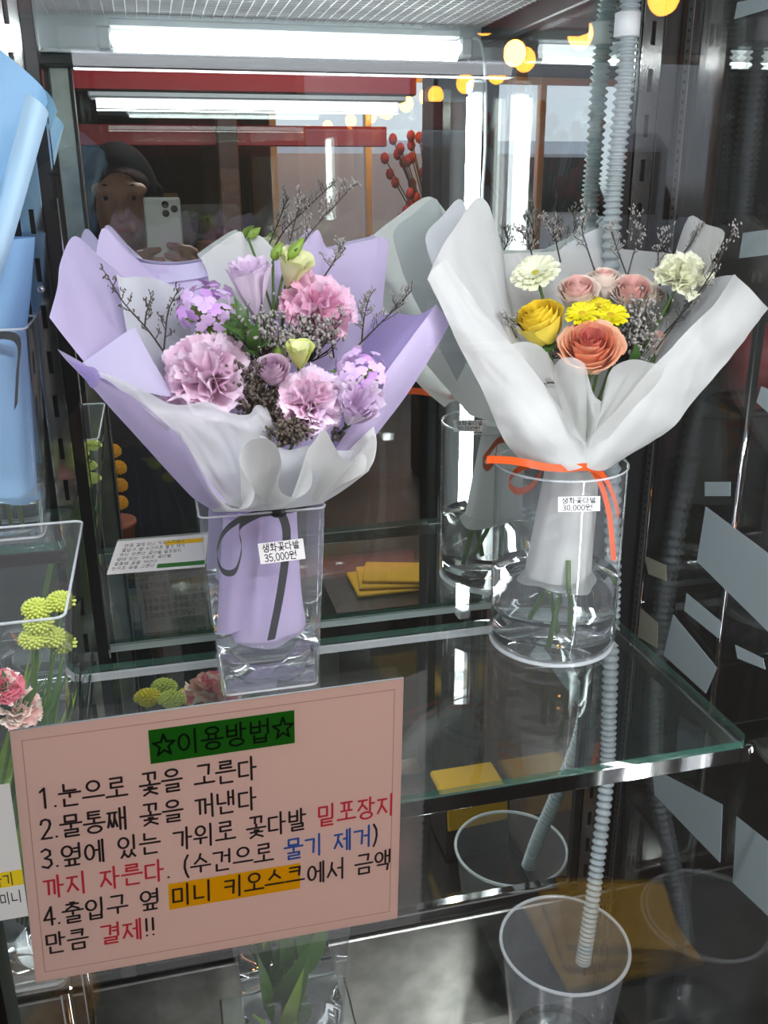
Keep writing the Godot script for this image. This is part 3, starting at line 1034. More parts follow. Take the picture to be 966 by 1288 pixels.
func carnation_petal(v: int) -> ArrayMesh:
	# unit fan petal growing along +y from the origin, facing +z, with a frilled and notched edge
	var key := "carnation%d" % v
	if petal_cache.has(key):
		return petal_cache[key]
	var r := RandomNumberGenerator.new()
	r.seed = 40 + v
	var nu := 28
	var nv := 8
	var g := []
	for j in nv + 1:
		var t := 1.0 - float(j) / nv
		var line := []
		for i in nu + 1:
			var a := float(i) / nu * 2.0 - 1.0
			var w := 0.10 + 0.78 * pow(t, 0.8)
			var notch := (0.025 if i % 2 == 0 else -0.02) * pow(t, 6.0)
			var len := t * (1.0 - 0.22 * a * a) + notch + 0.03 * sin(a * 5.0 + v) * t
			var ruff := (sin(a * 4.0 + v * 1.7) * 0.20 + sin(a * 9.0 + v * 2.9) * 0.10 + r.randf_range(-0.03, 0.03)) * pow(t, 1.6)
			line.append(Vector3(a * w, len, ruff + 0.10 * t * t))
		g.append(line)
	var st := begin()
	add_grid(st, g)
	petal_cache[key] = finish(st)
	return petal_cache[key]


func carnation(called: String, parent: Node, c: Vector3, facing: Vector3, r: float, m: Array, foot: Vector3, sd: int, count := 36) -> void:
	var h := head(called, parent, c, facing, r * 0.7, foot)
	var b := frame_of(facing)
	var rg := RandomNumberGenerator.new()
	rg.seed = sd
	for k in count:
		var f := (k + 0.5) / count
		var th := deg_to_rad(lerpf(8.0, 88.0, pow(f, 0.8)) + rg.randf_range(-12, 12))
		var ph := k * 2.39996 + rg.randf_range(-0.25, 0.25)
		var len := r * lerpf(0.80, 1.08, f) * rg.randf_range(0.92, 1.08)
		var dir := b * Vector3(sin(th) * cos(ph), cos(th), sin(th) * sin(ph))
		var out := b * Vector3(-cos(th) * cos(ph), sin(th), -cos(th) * sin(ph))
		var bas := Basis(dir.cross(out), dir, out).orthonormalized().rotated(dir, rg.randf_range(-1.3, 1.3) * (1.0 - f * 0.75))
		var o := part("petal", carnation_petal(rg.randi() % 5), m[rg.randi() % m.size()] if rg.randf() < 0.8 else m[0], h, false)
		o.global_transform = Transform3D(bas.scaled_local(Vector3(len * lerpf(0.75, 0.95, f), len, len)), c - b.y * r * 0.42)


func cup_petal(c: Vector3, b: Basis, ph: float, half: float, r0: float, r1: float, y0: float, y1: float, flare: float, wave: float, curl: float, sd: int) -> ArrayMesh:
	# one curved petal of a rose, a bud or a lisianthus, in the flower's frame b
	var nu := 10
	var nv := 8
	var g := []
	for j in nv + 1:
		var t := 1.0 - float(j) / nv
		var line := []
		for i in nu + 1:
			var a := float(i) / nu * 2.0 - 1.0
			var w := half * (0.35 + 0.65 * sin(minf(t * 1.25, 1.0) * PI / 2))
			var an := ph + a * w
			var rr := lerpf(r0, r1, sin(t * PI / 2)) + flare * pow(t, 4.0) + curl * pow(t, 8.0) * (1.0 - 0.4 * a * a)
			rr += 0.10 * r1 * a * (0.4 + t * 0.6)
			var top := y1 * (1.0 - 0.16 * a * a * a * a - 0.06 * a * a)
			var y := lerpf(y0, top, t) - curl * 0.8 * pow(t, 10.0)
			var wv := wave * pow(t, 2.0) * (sin(a * 7.0 + sd * 1.3) + 0.6 * sin(a * 12.0 + sd * 2.1))
			line.append(c + b * Vector3(cos(an) * (rr + wv), y + wv * 0.5, sin(an) * (rr + wv)))
		g.append(line)
	var st := begin()
	add_grid(st, g)
	return finish(st)


func rose(called: String, parent: Node, c: Vector3, facing: Vector3, r: float, m: Array, foot: Vector3, sd: int, open := 1.0) -> void:
	# m: inner, middle, outer petal colours; c is the middle of the bloom, r its radius across the rim
	var h := head(called, parent, c - facing.normalized() * r * 0.45, facing, r * 0.9, foot)
	var b := frame_of(facing)
	var rg := RandomNumberGenerator.new()
	rg.seed = sd
	var layers := [[3, 0.13, 0.62, 0.0, 0], [3, 0.22, 0.66, 0.0, 0], [4, 0.34, 0.68, 0.02, 0], [4, 0.46, 0.66, 0.05, 1], [5, 0.60, 0.60, 0.10, 1], [5, 0.74, 0.50, 0.22, 2], [5, 0.86, 0.36, 0.30, 2]]
	for li in layers.size():
		var L: Array = layers[li]
		for k in L[0]:
			var ph: float = TAU * k / L[0] + li * 0.9 + rg.randf_range(-0.15, 0.15)
			var half: float = lerpf(1.25, 0.85, li / 6.0)
			var y1: float = r * (L[2] + rg.randf_range(-0.04, 0.03))
			var o := part("petal", cup_petal(c, b, ph, half, r * 0.10 + r * L[1] * 0.35, r * L[1] * lerpf(0.86, 1.0, open), -r * 0.75, y1, r * L[3] * 0.35 * open, r * 0.012 * li * 0.3, r * L[3] * 0.5 * open, sd + li * 7 + k), m[L[4]], h)
			o.name = "petal"


func cup_flower(called: String, parent: Node, c: Vector3, facing: Vector3, r: float, h: float, m: Array, foot: Vector3, sd: int, wave := 0.06, layers := [[5, 0.45, 0.9], [5, 0.72, 1.0], [5, 0.95, 0.92]]) -> void:
	# lisianthus and half-open blooms: a deep cup of overlapping wavy petals
	var hd := head(called, parent, c - facing.normalized() * h * 0.35, facing, r, foot)
	var b := frame_of(facing)
	for li in layers.size():
		for k in layers[li][0]:
			part("petal", cup_petal(c, b, TAU * k / layers[li][0] + li * 0.63 + sd, 0.80, r * 0.12, r * layers[li][1], -h * 0.6, h * 0.5 * layers[li][2], r * 0.14, r * wave, r * 0.10, sd + li * 5 + k), m[mini(li, m.size() - 1)], hd)


func daisy(called: String, parent: Node, c: Vector3, facing: Vector3, r: float, n: int, m: Material, eye: Material, foot: Vector3, eye_r := 0.28, rows := 2) -> void:
	var h := head(called, parent, c - facing.normalized() * r * 0.1, facing, r * 0.5, foot)
	var b := frame_of(facing)
	var key := "ray"
	if not petal_cache.has(key):
		var g := []
		for j in 7:
			var t := 1.0 - j / 6.0
			var line := []
			for i in 5:
				var a := i / 2.0 - 1.0
				line.append(Vector3(a * 0.13 * (0.45 + 0.75 * sin(t * 2.6)), t + (-0.03 if i % 2 == 0 and j == 0 else 0.0), 0.05 * a * a - 0.12 * t * t + 0.10 * t))
			g.append(line)
		var st := begin()
		add_grid(st, g)
		petal_cache[key] = finish(st)
	for row in rows:
		for k in n:
			var ph := TAU * (k + 0.5 * row) / n + 0.07 * sin(k * 3.7 + row)
			var lift := 0.12 + 0.22 * row
			var dir := b * Vector3(cos(ph) * cos(lift), sin(lift), sin(ph) * cos(lift))
			var out := b * Vector3(-cos(ph) * sin(lift), cos(lift), -sin(ph) * sin(lift))
			var o := part("petal", petal_cache[key], m, h, false)
			var s := r * (1.0 - 0.18 * row) * (1.0 + 0.05 * sin(k * 5.1))
			o.global_transform = Transform3D(Basis(dir.cross(out), dir, out).scaled_local(Vector3(s, s, s)), c)
	part("eye", lathe_mesh(c, [Vector2(r * eye_r, -r * 0.02), Vector2(r * eye_r * 0.9, r * 0.09), Vector2(r * eye_r * 0.5, r * 0.15), Vector2(0, r * 0.14)], 14, b), eye, h)


func william(called: String, parent: Node, c: Vector3, facing: Vector3, r: float, n: int, m: Array, foot: Vector3, sd: int) -> void:
	# a domed head of small five-petalled florets over green bracts
	var h := head(called, parent, c - facing.normalized() * r * 0.35, facing, r * 0.8, foot)
	var b := frame_of(facing)
	var rg := RandomNumberGenerator.new()
	rg.seed = sd
	if not petal_cache.has("floret"):
		var st := begin()
		for k in 5:
			var ph := TAU * k / 5
			var x := Vector3(cos(ph), 0, sin(ph))
			var y := Vector3(-sin(ph), 0, cos(ph))
			var g := []
			for j in 4:
				var t := 1.0 - j / 3.0
				var line := []
				for i in 4:
					var a := i / 1.5 - 1.0
					line.append(x * (t * (1.0 - 0.12 * a * a)) + y * a * (0.05 + 0.36 * sin(t * 2.2)) + Vector3(0, 0.16 * t - 0.2 * t * t * t, 0))
				g.append(line)
			add_grid(st, g)
		petal_cache["floret"] = finish(st)
	for k in n:
		var f := (k + 0.5) / n
		var th := acos(1.0 - f * 0.85)
		var ph := k * 2.39996 + rg.randf() * 0.3
		var d := b * Vector3(sin(th) * cos(ph), cos(th), sin(th) * sin(ph))
		var o := part("floret", petal_cache["floret"], m[rg.randi() % m.size()], h, false)
		o.global_transform = Transform3D(frame_of((d + b.y * 0.3 + Vector3(rg.randf() - 0.5, rg.randf() - 0.5, rg.randf() - 0.5) * 1.1)).rotated(d, rg.randf() * 6).scaled_local(Vector3.ONE * r * rg.randf_range(0.20, 0.25)), c - b.y * r * 0.35 + d * r * rg.randf_range(0.82, 1.05))
	var st2 := begin()
	for k in 26:
		var ph := rg.randf() * TAU
		var d := b * Vector3(cos(ph), rg.randf_range(-0.7, 0.55), sin(ph)).normalized()
		add_leaf(st2, c - b.y * r * 0.6, c - b.y * r * 0.5 + d * r * rg.randf_range(0.8, 1.2), r * 0.16, b.y, 4)
	part("bracts", finish(st2), mats.leaf_light, h)


func add_leaf(st: SurfaceTool, a: Vector3, e: Vector3, w: float, up: Vector3, n := 8) -> void:
	var d := e - a
	var side := d.cross(up).normalized()
	var nor := side.cross(d).normalized()
	var g := []
	for j in n + 1:
		var t := float(j) / n
		var c := a + d * t + nor * sin(t * PI) * d.length() * 0.12
		var ww := w * sin(pow(t, 0.8) * PI)
		g.append([c - side * ww + nor * ww * 0.25, c, c + side * ww + nor * ww * 0.25])
	add_grid(st, g)


func leaf(parent: Node, a: Vector3, e: Vector3, w: float, m: Material) -> void:
	var st := begin()
	add_leaf(st, a, e, w, Vector3(0.1, 0.8, 0.6))
	part("leaf", finish(st), m, parent)


func bud(parent: Node, base: Vector3, tip: Vector3, r: float, m: Material, foot: Vector3) -> void:
	# slim closed bud with sepals
	var st := begin()
	var l := base.distance_to(tip)
	add_lathe(st, base, [Vector2(0, 0), Vector2(r * 0.7, l * 0.12), Vector2(r, l * 0.38), Vector2(r * 0.75, l * 0.68), Vector2(r * 0.3, l * 0.9), Vector2(0, l)], 10, frame_of(tip - base))
	var o := part("bud", finish(st), m, parent)
	var s2 := begin()
	add_tube(s2, smooth_path([base, base.lerp(foot, 0.4) + Vector3(0, 0.004, 0), foot], 8), 0.0014, 6)
	for k in 4:
		var d := frame_of(tip - base) * Vector3(cos(k * 1.57), 1.2, sin(k * 1.57))
		add_leaf(s2, base, base + d * l * 0.42, r * 0.28, (tip - base).normalized(), 4)
	part("sepals", finish(s2), mats.stem, o)


func sprig(parent: Node, path: Array, n: int, blen: float, sd: int, budm: Material, dens := 6, th := 0.0007) -> void:
	# wiry branching filler: a main stem through pixel-placed points, side twigs and tiny buds along their ends
	var rg := RandomNumberGenerator.new()
	rg.seed = sd
	var pts := []
	for p in path:
		pts.append(P(p[0], p[1], p[2]))
	var line := smooth_path(pts, 14)
	var st := begin()
	var rad := []
	for i in line.size():
		rad.append(lerpf(th * 1.4, th * 0.7, float(i) / line.size()))
	add_tube(st, line, rad, 5)
	var sb := begin()
	n = int(n * 1.6)
	for k in n:
		var f := lerpf(0.25, 1.0, (k + 0.5) / n)
		var at := curve_at(pts, f)
		var d: Vector3 = (curve_at(pts, minf(f + 0.05, 1.0)) - curve_at(pts, f - 0.05)).normalized()
		var side := Vector3(rg.randf_range(-1, 1), rg.randf_range(-0.2, 0.8), rg.randf_range(-0.5, 0.5)).normalized()
		var l := blen * rg.randf_range(0.5, 1.1) * lerpf(1.1, 0.55, f)
		var e := at + (d * 0.7 + side * 0.7).normalized() * l
		var bend := at.lerp(e, 0.5) + side * l * 0.12
		var tw := smooth_path([at, bend, e], 5)
		add_tube(st, tw, th * 0.6, 4)
		for q in dens:
			var t := lerpf(0.35, 1.0, float(q) / maxi(1, dens - 1))
			var c := curve_at([at, bend, e], t) + Vector3(rg.randf_range(-1, 1), rg.randf_range(-0.4, 1), rg.randf_range(-1, 1)) * blen * 0.16
			add_ball(sb, c, Vector3(0.0007, 0.0017, 0.0007) * rg.randf_range(0.7, 1.3), frame_of(Vector3(rg.randf() - 0.5, 0.6, rg.randf() - 0.5)), 5, 3)
	var o := part("filler_sprig", finish(st), mats.twig, parent)
	part("sprig_buds", finish(sb), budm, o)


func filler_mass(parent: Node, u: float, v: float, z: float, rx: float, ry: float, n: int, sd: int, m: Material) -> void:
	# a dense tuft of dried florets between the blooms
	var rg := RandomNumberGenerator.new()
	rg.seed = sd
	var c := P(u, v, z)
	var st := begin()
	var tw := begin()
	for k in n:
		var d := Vector3(rg.randfn(0, 0.5) * rx, rg.randfn(0, 0.5) * ry, rg.randfn(0, 0.4) * rx)
		add_ball(st, c + d, Vector3(0.0016, 0.0024, 0.0016) * rg.randf_range(0.6, 1.3), frame_of(Vector3(rg.randf() - 0.5, rg.randf(), rg.randf() - 0.5)), 5, 3)
		if k % 4 == 0:
			add_tube(tw, [c + d, c + d * 0.6 + Vector3(0, -ry * 0.8, -0.01), c + Vector3(0, -ry * 1.8, -0.03)], 0.0006, 4)
	var o := part("filler_tuft", finish(tw), mats.twig, parent)
	var b := part("dried_florets", finish(st), m, o)
	b.set_meta("kind", "stuff")


func toward(c: Vector3, side: Vector3, k := 0.6) -> Vector3:
	return ((CAM - c).normalized() * k + side).normalized()


# ---------------------------------------------------------------- vases
func ring_square(c: Vector3, y: float, h: float, r: float, n := 6) -> Array:
	var o := []
	for q in [[1, -1, -PI / 2], [1, 1, 0.0], [-1, 1, PI / 2], [-1, -1, PI]]:
		for k in n:
			var a: float = q[2] + PI / 2 * k / (n - 1.0)
			o.append(Vector3(c.x + q[0] * (h - r) + cos(a) * r, y, c.z + q[1] * (h - r) + sin(a) * r))
	return o


func ring_skin(st: SurfaceTool, rings: Array, cap_low := true, cap_high := false) -> void:
	# rings run from the bottom up
	var n: int = rings[0].size()
	for j in rings.size() - 1:
		for i in n:
			var k := (i + 1) % n
			quad(st, rings[j][i], rings[j][k], rings[j + 1][k], rings[j + 1][i])
	for e in [0, 1]:
		if (e == 0 and not cap_low) or (e == 1 and not cap_high):
			continue
		var ring: Array = rings[0] if e == 0 else rings[-1]
		var m := Vector3.ZERO
		for p in ring:
			m += p / n
		for i in n:
			var k := (i + 1) % n
			for p in ([m, ring[k], ring[i]] if e == 0 else [m, ring[i], ring[k]]):
				st.add_vertex(p)


func square_vase(t: Node3D, c: Vector3, hb: float, ht: float, y1: float, water: float) -> void:
	var rings := []
	for k in 5:
		var f := k / 4.0
		rings.append(ring_square(c, lerpf(c.y, y1, f), lerpf(hb, ht, f), 0.008))
	var st := begin()
	ring_skin(st, rings)
	var w := part("vase_wall", finish(st), mats.acrylic, t)
	var rim := ring_square(c, y1, ht, 0.008)
	rim.append(rim[0])
	rim.append(rim[1])
	part("vase_rim", tube_mesh(rim, 0.0012, 6, false), mats.acrylic_edge, w)
	var base := ring_square(c, c.y + 0.0015, hb - 0.001, 0.008)
	base.append(base[0])
	part("vase_base", tube_mesh(base, 0.0015, 6, false), mats.acrylic_edge, w)
	if water > 0.0:
		var f := (water - c.y) / (y1 - c.y)
		var s2 := begin()
		ring_skin(s2, [ring_square(c, c.y + 0.003, hb - 0.002, 0.007), ring_square(c, water, lerpf(hb, ht, f) - 0.002, 0.007)], true, true)
		part("water", finish(s2), mats.water, t)


func round_vase(t: Node3D, c: Vector3, r: float, y1: float, water: float) -> void:
	var w := part("vase_wall", lathe_mesh(c, [Vector2(0, 0.004), Vector2(r * 0.96, 0.004), Vector2(r, 0.010), Vector2(r, (y1 - c.y) * 0.5), Vector2(r, y1 - c.y)], 64), mats.acrylic, t)
	var ring := []
	var low := []
	for k in 66:
		var a := TAU * k / 64
		ring.append(Vector3(c.x + cos(a) * r, y1, c.z + sin(a) * r))
		low.append(Vector3(c.x + cos(a) * r * 0.97, c.y + 0.003, c.z + sin(a) * r * 0.97))
	part("vase_rim", tube_mesh(ring, 0.0013, 6, false), mats.acrylic_edge, w)
	part("vase_base", tube_mesh(low, 0.0026, 6, false), mats.acrylic_edge, w)
	part("water", lathe_mesh(c, [Vector2(0, 0.007), Vector2(r * 0.93, 0.007), Vector2(r - 0.002, 0.013), Vector2(r - 0.002, water - c.y), Vector2(0, water - c.y)], 64), mats.water, t)


func skirt(parent: Node, top: Vector3, bottom: Vector3, r0: float, r1: float, m: Material, sd: int, called := "stem_wrap") -> void:
	# the gathered lower part of the paper, closed round the stems
	var rings := []
	for j in 11:
		var f := j / 10.0
		var c := bottom.lerp(top, f)
		var ring := []
		for k in 40:
			var a := TAU * k / 40
			var r := lerpf(r1, r0, pow(f, 0.8)) * (1.0 + 0.08 * sin(a * 3 + sd) * (1.0 - f * 0.4) + 0.035 * sin(a * 7 + sd * 2 + f * 2))
			ring.append(c + Vector3(cos(a) * r, sin(a * 2 + sd) * 0.005 * (1.0 - f), sin(a) * r * 0.8))
		rings.append(ring)
	var st := begin()
	ring_skin(st, rings, false, false)
	part(called, finish(st), m, parent)


func ribbon_mesh(pts: Array, w: Vector3, n := 40) -> ArrayMesh:
	var line := smooth_path(pts, n)
	var g := [[], []]
	for i in line.size():
		g[0].append(line[i] + w * 0.5)
		g[1].append(line[i] - w * 0.5)
	var st := begin()
	add_grid(st, g)
	return finish(st)


func px_path(a: Array) -> Array:
	var o := []
	for p in a:
		o.append(P(p[0], p[1], p[2]))
	return o


# ---------------------------------------------------------------- the lilac bouquet
func build_lilac() -> void:
	var vc := Vector3(0.087, SHELF_Y, 0.085)
	var v := thing("square_vase", "tapered square clear acrylic vase with water holding the lilac bouquet", "vase", vc)
	square_vase(v, vc, 0.052, 0.0625, 1.102, 0.945)
	price_label(v, "35,000원", P(324, 684, 0.1465), P(381, 677, 0.1465) - P(324, 684, 0.1465), P(328, 710, 0.1465) - P(324, 684, 0.1465))
	var b := thing("lilac_bouquet", "bouquet of lilac carnations and lisianthus wrapped in lilac and white paper with black ribbon", "bouquet", vc + Vector3(0, 0.04, 0))
	var waist := P(330, 640, 0.085)
	# paper, back to front
	part("wrapping_paper", sheet_mesh([
		[[118, 345, .05], [128, 288, .045], [152, 306, .04], [170, 328, .03], [225, 333, .022], [285, 322, .018], [345, 312, .018]],
		[[160, 400, .06], [180, 380, .05], [205, 375, .045], [230, 375, .04], [265, 370, .035], [305, 365, .035], [345, 360, .035]],
		[[260, 560, .07], [270, 555, .065], [285, 550, .06], [300, 545, .06], [315, 545, .06], [325, 545, .06], [340, 545, .06]],
		[[290, 640, .08], [300, 640, .08], [310, 640, .075], [318, 640, .075], [325, 640, .075], [332, 640, .075], [338, 640, .075]]], 30, 16, 0.001, 3), mats.lilac, b)
	part("folded_hem", sheet_mesh([
		[[168, 329, .034], [200, 336, .028], [240, 332, .024], [285, 324, .022], [345, 313, .022]],
		[[196, 358, .044], [222, 354, .040], [250, 350, .036], [275, 345, .034], [345, 333, .032]]], 20, 6, 0.0006, 4), mats.lilac_pale, b)
	part("wrapping_paper", sheet_mesh([
		[[252, 324, .030], [276, 306, .026], [302, 291, .024], [311, 304, .024], [326, 296, .026], [344, 313, .03]],
		[[262, 348, .042], [276, 345, .04], [300, 340, .04], [312, 338, .04], [326, 336, .04], [342, 338, .042]],
		[[266, 400, .06], [278, 400, .06], [300, 400, .06], [312, 400, .06], [326, 400, .06], [340, 400, .06]]], 20, 10, 0.0006, 5), mats.paper_white, b)
	part("wrapping_paper", sheet_mesh([
		[[345, 322, .03], [384, 304, .026], [400, 289, .025], [413, 313, .02], [445, 306, .018], [472, 300, .018], [479, 297, .02], [489, 303, .025]],
		[[345, 380, .04], [380, 370, .04], [400, 365, .035], [415, 370, .03], [440, 368, .03], [462, 365, .03], [470, 368, .03], [482, 372, .035]],
		[[340, 480, .05], [365, 475, .05], [385, 475, .05], [400, 475, .05], [425, 472, .045], [445, 468, .045], [458, 465, .05], [472, 452, .05]],
		[[330, 640, .075], [335, 640, .075], [340, 640, .075], [345, 640, .075], [350, 640, .075], [355, 640, .08], [360, 640, .08], [365, 640, .08]]], 34, 18, 0.001, 6), mats.lilac, b)
	part("wrapping_paper", sheet_mesh([
		[[62, 399, .165], [72, 362, .15], [76, 330, .125], [93, 297, .095], [120, 318, .075], [160, 352, .055]],
		[[112, 462, .155], [120, 440, .14], [130, 415, .125], [145, 395, .105], [165, 395, .09], [190, 410, .075]],
		[[205, 560, .125], [212, 545, .12], [220, 530, .11], [230, 520, .10], [240, 515, .09], [255, 520, .08]],
		[[275, 642, .11], [285, 642, .105], [292, 642, .10], [300, 642, .095], [308, 642, .09], [316, 642, .085]]], 26, 18, 0.0012, 7), mats.lilac, b)
	part("inner_tissue", sheet_mesh([
		[[146, 340, .10], [153, 349, .10], [175, 348, .095], [200, 352, .085], [222, 364, .08], [238, 385, .075]],
		[[160, 420, .12], [172, 420, .118], [190, 420, .112], [208, 420, .10], [225, 425, .095], [240, 430, .09]],
		[[172, 490, .15], [185, 495, .15], [200, 500, .145], [212, 505, .14], [225, 505, .13], [240, 505, .12]],
		[[262, 600, .15], [270, 600, .15], [278, 600, .145], [285, 600, .14], [295, 600, .13], [305, 600, .12]]], 22, 16, 0.0012, 8), mats.paper_cool, b)
	# lilac band laid over the tissue, from the corner to the centre
	part("wrapping_paper", sheet_mesh([
		[[104, 456, .158], [130, 438, .145], [158, 418, .135], [170, 412, .13]],
		[[118, 470, .172], [150, 462, .165], [175, 455, .158], [190, 450, .15]],
		[[165, 492, .19], [185, 494, .188], [205, 498, .18], [220, 500, .17]]], 16, 10, 0.001, 9), mats.lilac_pale, b)
	# right side
	part("wrapping_paper", sheet_mesh([
		[[470, 398, .05], [495, 394, .07], [525, 396, .105], [549, 384, .14]],
		[[455, 440, .06], [478, 440, .08], [500, 442, .11], [520, 430, .145]],
		[[420, 540, .08], [435, 540, .09], [450, 530, .11], [465, 520, .14]],
		[[360, 640, .09], [368, 640, .095], [376, 638, .10], [385, 632, .12]]], 20, 16, 0.001, 10), mats.lilac_deep, b)
	part("wrapping_paper", sheet_mesh([
		[[549, 382, .145], [552, 388, .147], [560, 397, .143], [566, 407, .135]],
		[[518, 424, .165], [524, 432, .166], [533, 444, .16], [540, 452, .15]],
		[[480, 476, .178], [487, 486, .178], [496, 498, .17], [505, 506, .155]],
		[[435, 545, .18], [444, 552, .18], [455, 558, .17], [466, 556, .155]],
		[[375, 632, .145], [385, 634, .145], [395, 634, .138], [404, 630, .125]]], 14, 26, 0.001, 11), mats.lilac, b)
	# front left sheet with its curled corner
	part("wrapping_paper", sheet_mesh([
		[[72, 439, .17], [112, 462, .19], [125, 478, .198], [168, 500, .212], [220, 543, .228], [244, 574, .238], [262, 604, .242], [285, 632, .24]],
		[[78, 447, .168], [112, 474, .182], [130, 494, .19], [170, 528, .20], [212, 568, .205], [236, 594, .208], [254, 616, .208], [275, 638, .20]],
		[[86, 456, .162], [116, 487, .170], [142, 517, .174], [175, 553, .176], [205, 586, .176], [226, 609, .174], [244, 627, .172], [268, 642, .165]]], 40, 10, 0.001, 12), mats.lilac, b)
	part("curled_corner", sheet_mesh([
		[[84, 452, .176], [104, 460, .187], [118, 462, .196], [126, 470, .20]],
		[[96, 464, .178], [110, 474, .186], [121, 478, .193], [126, 474, .199]],
		[[108, 478, .176], [114, 487, .180], [120, 487, .187], [126, 479, .196]]], 14, 8, 0.0004, 13), mats.lilac_deep, b)
	part("inner_tissue", sheet_mesh([
		[[122, 466, .195], [160, 480, .20], [205, 503, .20], [235, 509, .198], [262, 506, .197], [290, 520, .20], [312, 521, .20], [322, 509, .195], [335, 512, .19]],
		[[150, 490, .206], [180, 505, .212], [215, 530, .214], [245, 538, .214], [272, 538, .214], [296, 546, .215], [318, 545, .214], [332, 538, .21], [344, 540, .20]],
		[[228, 548, .228], [246, 585, .226], [264, 614, .22], [284, 634, .21], [300, 637, .20], [315, 638, .195], [330, 636, .19], [342, 632, .186], [352, 628, .182]]], 40, 18, 0.006, 14), mats.tissue_grey, b)
	# the ruffled white hem in front
	var rim := [[226, 543, .232], [246, 578, .243], [264, 612, .25], [288, 637, .25], [312, 638, .246], [320, 618, .238], [308, 597, .244], [301, 576, .256], [311, 557, .262], [330, 551, .263], [347, 560, .258], [354, 583, .244], [350, 608, .23], [357, 622, .234], [376, 625, .246], [391, 612, .256], [392, 592, .252], [385, 572, .24], [394, 556, .232], [408, 541, .228], [420, 560, .212], [432, 578, .205], [450, 575, .20], [468, 548, .19], [473, 560, .185], [464, 592, .18]]
	var low := []
	var mid := []
	for k in rim.size():
		var f := float(k) / (rim.size() - 1)
		var e := [lerpf(268, 404, f), lerpf(644, 634, f) + 3.0 * sin(f * PI), lerpf(.172, .145, f)]
		low.append(e)
		var q: Array = rim[k]
		mid.append([lerpf(q[0], e[0], .55), lerpf(q[1], e[1], .6), lerpf(q[2], e[2], .45)])
	part("ruffled_paper", sheet_mesh([rim, mid, low], 150, 10, 0.0004, 15), mats.paper_white, b)
	part("wrapping_paper", sheet_mesh([
		[[470, 536, .175], [474, 560, .178], [466, 588, .178], [440, 605, .178]],
		[[445, 560, .18], [446, 580, .18], [440, 598, .178], [425, 612, .172]],
		[[400, 610, .165], [402, 618, .165], [402, 626, .16], [400, 632, .155]]], 14, 10, 0.0006, 16), mats.paper_white, b)
	part("inner_tissue", sheet_mesh([
		[[300, 545, .205], [330, 548, .208], [360, 566, .208], [390, 560, .206], [415, 566, .198], [445, 566, .188]],
		[[300, 585, .20], [328, 590, .205], [356, 596, .205], [384, 592, .20], [408, 594, .192], [432, 592, .18]],
		[[290, 640, .165], [312, 642, .168], [335, 642, .168], [355, 640, .166], [375, 638, .16], [395, 634, .15]]], 22, 12, 0.0008, 17), mats.paper_cool, b)
	# wrapped stems in the vase
	skirt(b, P(335, 640, 0.09), Vector3(0.088, 0.941, 0.082), 0.030, 0.044, mats.lilac, 2)
	skirt(b, P(312, 648, 0.098), Vector3(0.066, 0.955, 0.09), 0.024, 0.028, mats.lilac, 5, "stem_wrap")
	# ribbon
	var rb := part("ribbon", ribbon_mesh(px_path([[398, 628, .125], [370, 640, .14], [345, 644, .144], [310, 650, .144], [283, 668, .144], [273, 695, .144], [280, 718, .144], [296, 718, .144], [304, 690, .144], [302, 662, .144], [330, 645, .146]]), Vector3(0, 0.0075, 0.001), 60), mats.ribbon_black, b)
	part("ribbon_tail", ribbon_mesh(px_path([[352, 642, .146], [360, 665, .1445], [359, 700, .1425], [352, 750, .140], [341, 805, .136]]), Vector3(0.0085, 0.001, 0), 24), mats.ribbon_black, rb)
	part("ribbon_knot", ball_mesh(P(350, 644, .146), Vector3(0.009, 0.006, 0.004), 10, 6), mats.ribbon_black, rb)
	# flowers
	var up := Vector3(0, 0.55, 0)
	var c := P(257, 470, 0.165)
	carnation("carnation", b, c, toward(c, up * 0.7 + Vector3(-0.25, 0, 0.1)), 0.041, [mats.carnation_a, mats.carnation_b, mats.carnation_b], waist, 11, 26)
	c = P(402, 380, 0.115)
	carnation("carnation", b, c, toward(c, up * 0.8 + Vector3(0.1, 0, 0)), 0.0335, [mats.carnation_c, mats.carnation_a, mats.carnation_a], waist, 12, 22)
	c = P(392, 505, 0.200)
	carnation("carnation", b, c, toward(c, up * 0.4 + Vector3(0.05, 0, 0.1)), 0.031, [mats.carnation_b, mats.carnation_a, mats.lisianthus_pale], waist, 13, 22)
	c = P(317, 362, 0.115)
	cup_flower("lisianthus", b, c, toward(c, Vector3(-0.15, 1.4, 0), 0.5), 0.0175, 0.052, [mats.lisianthus, mats.lisianthus_pale, mats.lisianthus_pale], waist, 3, 0.10)
	c = P(447, 513, 0.195)
	cup_flower("lisianthus", b, c, toward(c, Vector3(0.25, 0.5, 0), 0.7), 0.0185, 0.046, [mats.lisianthus, mats.lisianthus_pale, mats.lisianthus_pale], waist, 8, 0.13)
	c = P(368, 340, 0.10)
	cup_flower("white_lisianthus", b, c, toward(c, Vector3(0.35, 1.0, 0), 0.6), 0.016, 0.034, [mats.cream, mats.cream, mats.cream], waist, 5, 0.03, [[4, 0.5, 1.0], [5, 0.9, 1.0]])
	c = P(377, 447, 0.175)
	cup_flower("cream_bud", b, c, toward(c, Vector3(0.05, 1.2, 0), 0.5), 0.0115, 0.024, [mats.cream, mats.cream_green, mats.cream_green], waist, 6, 0.02, [[4, 0.5, 1.0], [5, 0.95, 0.95]])
	c = P(343, 466, 0.178)
	rose("mauve_rose", b, c, toward(c, Vector3(-0.05, 0.75, 0), 0.6), 0.0175, [mats.mauve_rose, mats.mauve_rose_pale, mats.mauve_rose_pale], waist, 31, 0.5)
	c = P(258, 386, 0.125)
